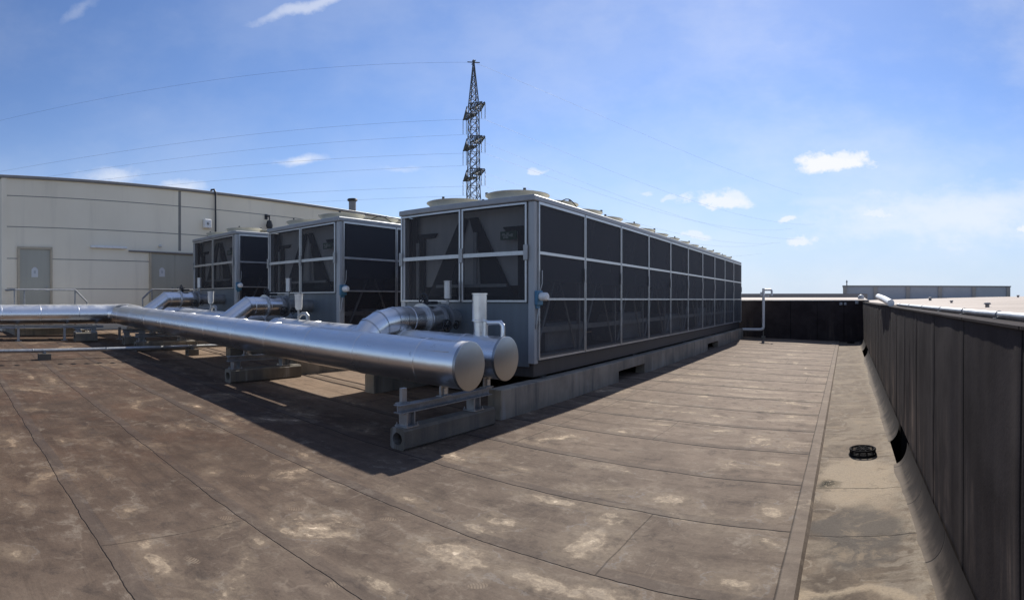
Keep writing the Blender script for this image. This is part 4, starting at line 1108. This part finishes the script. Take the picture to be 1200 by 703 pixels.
# landings with rails in front of the doors
def landing(px0, px1, slope_px, slope_py, side, label, rlabel):
    off = 1.25
    def pt(px, lx):   # local y for a point on the plane x = lx
        sx, cy = ray(px); bx = BXo+ca*lx; by = BY0+sa*lx
        det = sx*(-ca) - sa*cy; r = (bx*(-ca) - sa*by)/det; y = (sx*by - cy*bx)/det; return y, r
    ya, ra = pt(px0, off); yb, rb = pt(px1, off); zt = EYE+(Y0-339.5)*(ra+rb)/2/F
    zl = zt-1.08
    t = thing('door_landing', label, 'landing', (BXo, BY0, 0), ang, 'landings before the grey doors')
    bm = new_bm(); box(bm, (.055, ya, .3), (off+.06, yb, zl)); obj('platform', bm, M['concrete'], t)
    g0 = gz(BXo+1)-.05
    bm = new_bm(); n = 3
    for i in range(n):
        zz = zl-(zl-g0)*(i+1)/(n+1)
        if side > 0: box(bm, (.06, yb+.002+i*.3, .3), (off+.05, yb+.3+i*.3, zz))
        else: box(bm, (.06, ya-.3-i*.3, .3), (off+.05, ya-.002-i*.3, zz))
    obj('steps', bm, M['concrete'], t)
    r_ = thing('handrail', rlabel, 'handrail', (BXo, BY0, 0), ang, 'tubular handrails on the door landings')
    ys_, rs_ = pt(slope_px, off); zs = EYE+(Y0-slope_py)*rs_/F
    end = (off, ys_, zs)
    a_, b_ = ((off, ya, zt), (off, yb, zt)) if side > 0 else ((off, yb, zt), (off, ya, zt))
    def dn(p, d): return (p[0], p[1], p[2]-d)
    bm = new_bm(); tube(bm, [(off-.0,)+a_[1:], b_, end], .028, 8); obj('top_rail', bm, M['steel_grey'], r_)
    bm = new_bm(); tube(bm, [dn(a_,.5), dn(b_,.5), dn(end,.5)], .018, 8); obj('mid_rail', bm, M['steel_grey'], r_)
    for p in (a_, b_, end, ((off, (a_[1]+b_[1])/2, zt)) if side < 0 else (off, a_[1]+.28, zt)):
        bm = new_bm(); tube(bm, [(p[0], p[1], zl-.02 if p is not end else g0-.05), p], .024, 8); obj('post', bm, M['steel_grey'], r_)
    bm = new_bm(); e_ = b_ if False else a_
    tube(bm, [a_, (.06, a_[1], zt)], .028, 8); tube(bm, [dn(a_,.5), (.06, a_[1], zt-.5)], .018, 8); obj('return_rail', bm, M['steel_grey'], r_)
landing(17, 88, 102, 354, 1, 'concrete landing with steps before the single grey door at far left', 'tubular handrail on the landing of the single door, sloping down at its right')
landing(178, 226, 167, 350, -1, 'concrete landing with steps before the grey double door', 'tubular handrail on the landing of the double door, sloping down at its left')

# ------------------------------------------------------------------ pylon and wires
PD = 95.0; tp = (XV-555)/F; PX, PY = -PD*math.sin(tp), PD*math.cos(tp)
def pz(py): return EYE+(Y0-py)*PD/F
zt_, za1, za2, za3 = pz(73), pz(131), pz(169), pz(206)
view = Vector((PX, PY, 0)).normalized()
side = Vector((math.cos(tp), math.sin(tp), 0))      # to the right in the picture
pa = (-view*.945 + side*.33).normalized()             # arms point mostly towards the camera, a little to the right
pl = Vector((-pa.y, pa.x, 0))                         # line direction
py_ = thing('pylon', 'tall dark lattice electricity pylon rising behind the nearest chiller', 'pylon', (PX, PY, -9))
bm = new_bm()
def hw(z):
    if z > za1+.9: return .62*(zt_-z)/(zt_-za1-.9)+.08
    if z > za3-3: return .70+.10*(za1-z)/(za1-za3)
    return .85+2.4*((za3-3)-z)/((za3-3)+9)
def leg(i, z):
    sx, sy = ((1,1),(1,-1),(-1,-1),(-1,1))[i]; h = hw(z)
    return pa*sx*h + pl*sy*h + Vector((0,0,z+9))
zs = []
z = -9.0
while z < zt_-.3:
    zs.append(z); z += max(1.0, hw(z)*1.75)
zs.append(zt_)
for a, b in zip(zs, zs[1:]):
    for i in range(4):
        j = (i+1) % 4
        tube(bm, [leg(i,a), leg(i,b)], .085, 4)
        tube(bm, [leg(i,a), leg(j,b)], .05, 4); tube(bm, [leg(j,a), leg(i,b)], .05, 4)
        tube(bm, [leg(i,b), leg(j,b)], .05, 4)
obj('lattice_mast', bm, M['pylon'], py_)
tips = []
for za in (za1, za2, za3):
    for s in (1, -1):
        L = 4.6; bm = new_bm()
        tip = pa*s*L + Vector((0,0,za+9))
        tips.append((tip, s))
        for q in (1, -1):
            b0_ = pa*s*hw(za) + pl*q*.9 + Vector((0,0,za+9)); t0 = pa*s*hw(za) + pl*q*.9 + Vector((0,0,za+9+1.0))
            e_ = tip+pl*q*.25
            tube(bm, [b0_, e_], .14, 4); tube(bm, [t0, tip+Vector((0,0,.15))+pl*q*.2], .10, 4)
            for k_ in range(1, 5):
                f_ = k_/5; g_ = (k_-1)/5
                tube(bm, [b0_.lerp(e_, g_), t0.lerp(tip, f_)], .07, 4); tube(bm, [b0_.lerp(e_, f_), t0.lerp(tip, f_)], .07, 4)
        for k_ in range(5):
            f_ = k_/5; g_ = (k_+1)/5
            A_ = (pa*s*hw(za)+pl*.9+Vector((0,0,za+9))).lerp(tip+pl*.25, f_); B_ = (pa*s*hw(za)-pl*.9+Vector((0,0,za+9))).lerp(tip-pl*.25, g_)
            tube(bm, [A_, B_], .10, 4)
        obj('crossarm', bm, M['pylon'], py_)
bm = new_bm(); tp_ = Vector((0,0,zt_+9)); tube(bm, [tp_-pl*1.0-pa*.2, tp_+pl*1.0+pa*.2], .09, 5); tube(bm, [tp_-pa*.9, tp_+pa*.9], .08, 5); lathe(bm, tp_, [(.0001,-.1),(.28,0),(.2,.35),(.0001,.5)], 8); obj('peak', bm, M['pylon'], py_)
for (tip, s) in tips:
    for q in (-1, 1):
        bm = new_bm(); base = tip+pl*q*.3
        prof = [(.0001, -2.5)]
        for k_ in range(12): z_ = -2.4+.19*k_; prof += [(.04, z_), (.085, z_+.04), (.085, z_+.08), (.04, z_+.12)]
        prof += [(.03, -.08), (.0001, 0)]
        lathe(bm, base, prof, 8); obj('insulator', bm, M['insul'], py_)
P0 = Vector((PX, PY, -9))
def wire(a, b, sag, label, r=.0125):
    n = 40; pts = []
    for i in range(n+1):
        f_ = i/n; p = a.lerp(b, f_); p.z -= sag*4*f_*(1-f_); pts.append(p)
    bm = new_bm(); tube(bm, pts, r, 5); return tag(obj('power_line', bm, M['wire']), label, 'power line', 'overhead wires hung on the pylon')
# next towers: left and behind the left edge; right and far away
def target(px, py, r):
    sx, cy = ray(px); return Vector((sx*r, cy*r, EYE+(Y0-py)*r/F))
names = ('top', 'middle', 'bottom')
k_ = 0
wire(P0+tp_, target(0,131,100)+(target(0,131,100)-(P0+tp_))*.6, 1.6, 'highest thin wire leaving the pylon peak towards the left')
wire(P0+tp_, target(880,200,165)+(target(880,200,165)-(P0+tp_))*.4, 2.5, 'highest thin wire leaving the pylon peak towards the right', .013)
left_y = [(189, 205), (213.5, 228), (240, 252)]
right_e = [(925, 255, 272), (900, 262, 278), (880, 280, 292)]
for i in range(3):
    for s in (0, 1):
        tip, sg = tips[i*2+s]; a = P0+tip-Vector((0,0,2.5))
        rl = 100-4.6 if sg > 0 else 100+4.6
        b = target(0, left_y[i][s]-0, rl)
        b2 = b+(b-a)*.6
        wire(a, b2, 1.8, '%s thin wire from the %s crossarm of the pylon towards the left' % (('near','far')[s], names[i]))
        e_ = right_e[i]; b = target(e_[0]+(8 if s == 0 else -8), e_[1+s], 205); b2 = b+(b-a)*.15
        wire(a, b2, 5.0, '%s thin wire from the %s crossarm of the pylon towards the right' % (('near','far')[s], names[i]), .013)

# ------------------------------------------------------------------ sky
SUN_AZ, SUN_EL = R(7.5), R(40.3)      # sun stands 7.5 degrees left of +Y
def world():
    w = NT('World', True); SC.world = w.m
    sky = w.n('ShaderNodeTexSky', sky_type='NISHITA', sun_disc=False, sun_elevation=SUN_EL, sun_rotation=-SUN_AZ, altitude=60, air_density=1.0, dust_density=.15, ozone_density=3.6)
    v = w.n('ShaderNodeTexCoord').outputs['Generated']
    vn = w.vmath('NORMALIZE', v, None)
    warp = w.vmath('MULTIPLY', w.vmath('SUBTRACT', w.noise(vn, 11, 7, .62, col=True), (.5,.5,.5)), (.10,.10,.055))
    vw = w.vmath('ADD', vn, warp)
    tex = w.noise(w.vmath('MULTIPLY', vn, (1,1,1.6)), 26, 8, .62)
    texs = w.noise(w.vmath('MULTIPLY', vn, (1,1,3)), 7, 7, .6)
    puffs = [  # px, py, half width px, half height px, strength, wispy
     (970,190,50,15,1.0,0),(990,186,22,14,.9,0),(845,237,44,11,.85,0),(866,231,18,10,.7,0),(1027,250,24,9,.7,0),(932,260,15,5,.75,0),(937,283,15,6,.7,0),
     (630,201,14,5,.6,0),(810,276,18,6,.6,0),(782,235,11,4,.5,0),(752,228,10,4,.45,0),(1193,271,14,6,.8,0),
     (365,6,72,6,.5,1),(95,10,24,5,.16,1),(130,205,42,10,.60,1),(213,218,30,8,.60,1),(350,187,30,6,.70,1),(468,197,34,5,.30,1),
     (1110,252,170,34,.60,1),(1060,264,100,20,.50,1),(1180,240,80,20,.50,1),(980,236,60,10,.3,1),(760,170,120,40,.10,1),(700,60,160,50,.10,1)]
    dens = 0.0
    for (px, py, hw_, hh_, s, wisp) in puffs:
        t = (XV-px)/F; d = Vector((-math.sin(t), math.cos(t), (Y0-py)/F)).normalized()
        e = Vector((math.cos(t), math.sin(t), 0)); u = e.cross(d).normalized()
        if wisp and px < 500: 
            a_ = -.28 if px == 365 else (-.6 if px == 95 else 0); e, u = e*math.cos(a_)-u*math.sin(a_), u*math.cos(a_)+e*math.sin(a_)
            if px in (365, 95): e, u = (Vector((math.cos(t), math.sin(t), 0))*math.cos(-a_)+e.cross(d).normalized()*0), u
            e = Vector((math.cos(t), math.sin(t), 0)); u = e.cross(d).normalized(); 
            e2 = e*math.cos(-a_)+u*math.sin(-a_)*-1*(-1); u2 = u*math.cos(-a_)-e*math.sin(-a_); e, u = e2, u2
        q = w.vmath('SUBTRACT', vw if not wisp else w.vmath('ADD', vn, w.vmath('MULTIPLY', warp, (.6,.6,.6))), tuple(d))
        a = w.math('MULTIPLY', w.vmath('DOT_PRODUCT', q, tuple(e), out=1), F/hw_/1.15); b = w.math('MULTIPLY', w.vmath('DOT_PRODUCT', q, tuple(u), out=1), F/hh_/1.2)
        # flat base, rounded top for the cumulus
        if not wisp: b = w.math('MULTIPLY', b, w.mr(b, -.05, .05, 1.7, 1.0))
        r = w.math('SQRT', w.math('ADD', w.math('MULTIPLY', a, a), w.math('MULTIPLY', b, b)))
        r = w.math('ADD', r, w.math('MULTIPLY', w.math('SUBTRACT', tex, .5), -1.9 if not wisp else -.9))
        if wisp: r = w.math('ADD', r, w.math('MULTIPLY', w.math('SUBTRACT', texs, .5), -1.5))
        dens = w.math('MAXIMUM', dens, w.mr(r, .35 if not wisp else .0, 1.05 if not wisp else 1.25, s, 0))
    # thin overall milkiness with patches
    z = w.xyz(vn)[2]
    veil = w.math('MULTIPLY', w.mr(w.noise(w.vmath('MULTIPLY', vn, (1,1,2)), 3.0, 6, .6), .34, .72), w.mr(z, .0, .6, .30, .30))
    milk = w.mr(z, -.02, .36, .90, 0)
    x_ = w.xyz(vn)[0]
    veil = w.math('MULTIPLY', veil, w.mr(x_, -.9, .1, .35, 1.0)); milk = w.math('MULTIPLY', milk, w.mr(x_, -.9, .0, .45, 1.0))
    tint = w.mix(1.0, sky.outputs[0], (.93,.98,1.17), 'MULTIPLY')
    tint = w.mix(milk, tint, (5.2, 6.3, 7.9))
    col = w.mix(w.math('MAXIMUM', dens, veil), tint, (CLOUD[0], CLOUD[1], CLOUD[2]))
    bg = w.n('ShaderNodeBackground', ins={'Strength':SKY}); w.set(bg.inputs['Color'], col)
    o = w.n('ShaderNodeOutputWorld'); w.t.links.new(bg.outputs[0], o.inputs[0])
SKY = .085
CLOUD = (8.3, 8.5, 8.9)
world()
sl = bpy.data.lights.new('sun', 'SUN'); sl.energy = 5.0; sl.angle = R(.53); sl.color = (1, .955, .89)
so = bpy.data.objects.new('sun', sl); C.objects.link(so)
sd = Vector((-math.sin(SUN_AZ)*math.cos(SUN_EL), math.cos(SUN_AZ)*math.cos(SUN_EL), math.sin(SUN_EL)))
so.rotation_euler = sd.to_track_quat('Z', 'Y').to_euler(); so.location = sd*40

# ------------------------------------------------------------------ camera: a level cylindrical sweep, as the phone panorama
cd = bpy.data.cameras.new('camera'); cam = bpy.data.objects.new('camera', cd); C.objects.link(cam)
cam.location = (0, 0, EYE); cam.rotation_euler = (PI/2, 0, (XV-600)/F)
cd.type = 'PANO'; cd.panorama_type = 'CENTRAL_CYLINDRICAL'
cd.central_cylindrical_range_u_min = -600/F; cd.central_cylindrical_range_u_max = 600/F
cd.central_cylindrical_range_v_min = -(703-Y0)/F; cd.central_cylindrical_range_v_max = Y0/F
cd.central_cylindrical_radius = 1.0
cd.clip_start = .05; cd.clip_end = 20000
SC.camera = cam
SC.render.engine = 'CYCLES'
SC.view_settings.view_transform = 'Standard'; SC.view_settings.look = 'None'; SC.view_settings.gamma = 1; SC.view_settings.exposure = .42; SC.view_settings.use_curve_mapping = False
SC.cycles.use_denoising = True; SC.cycles.max_bounces = 8; SC.cycles.transparent_max_bounces = 12
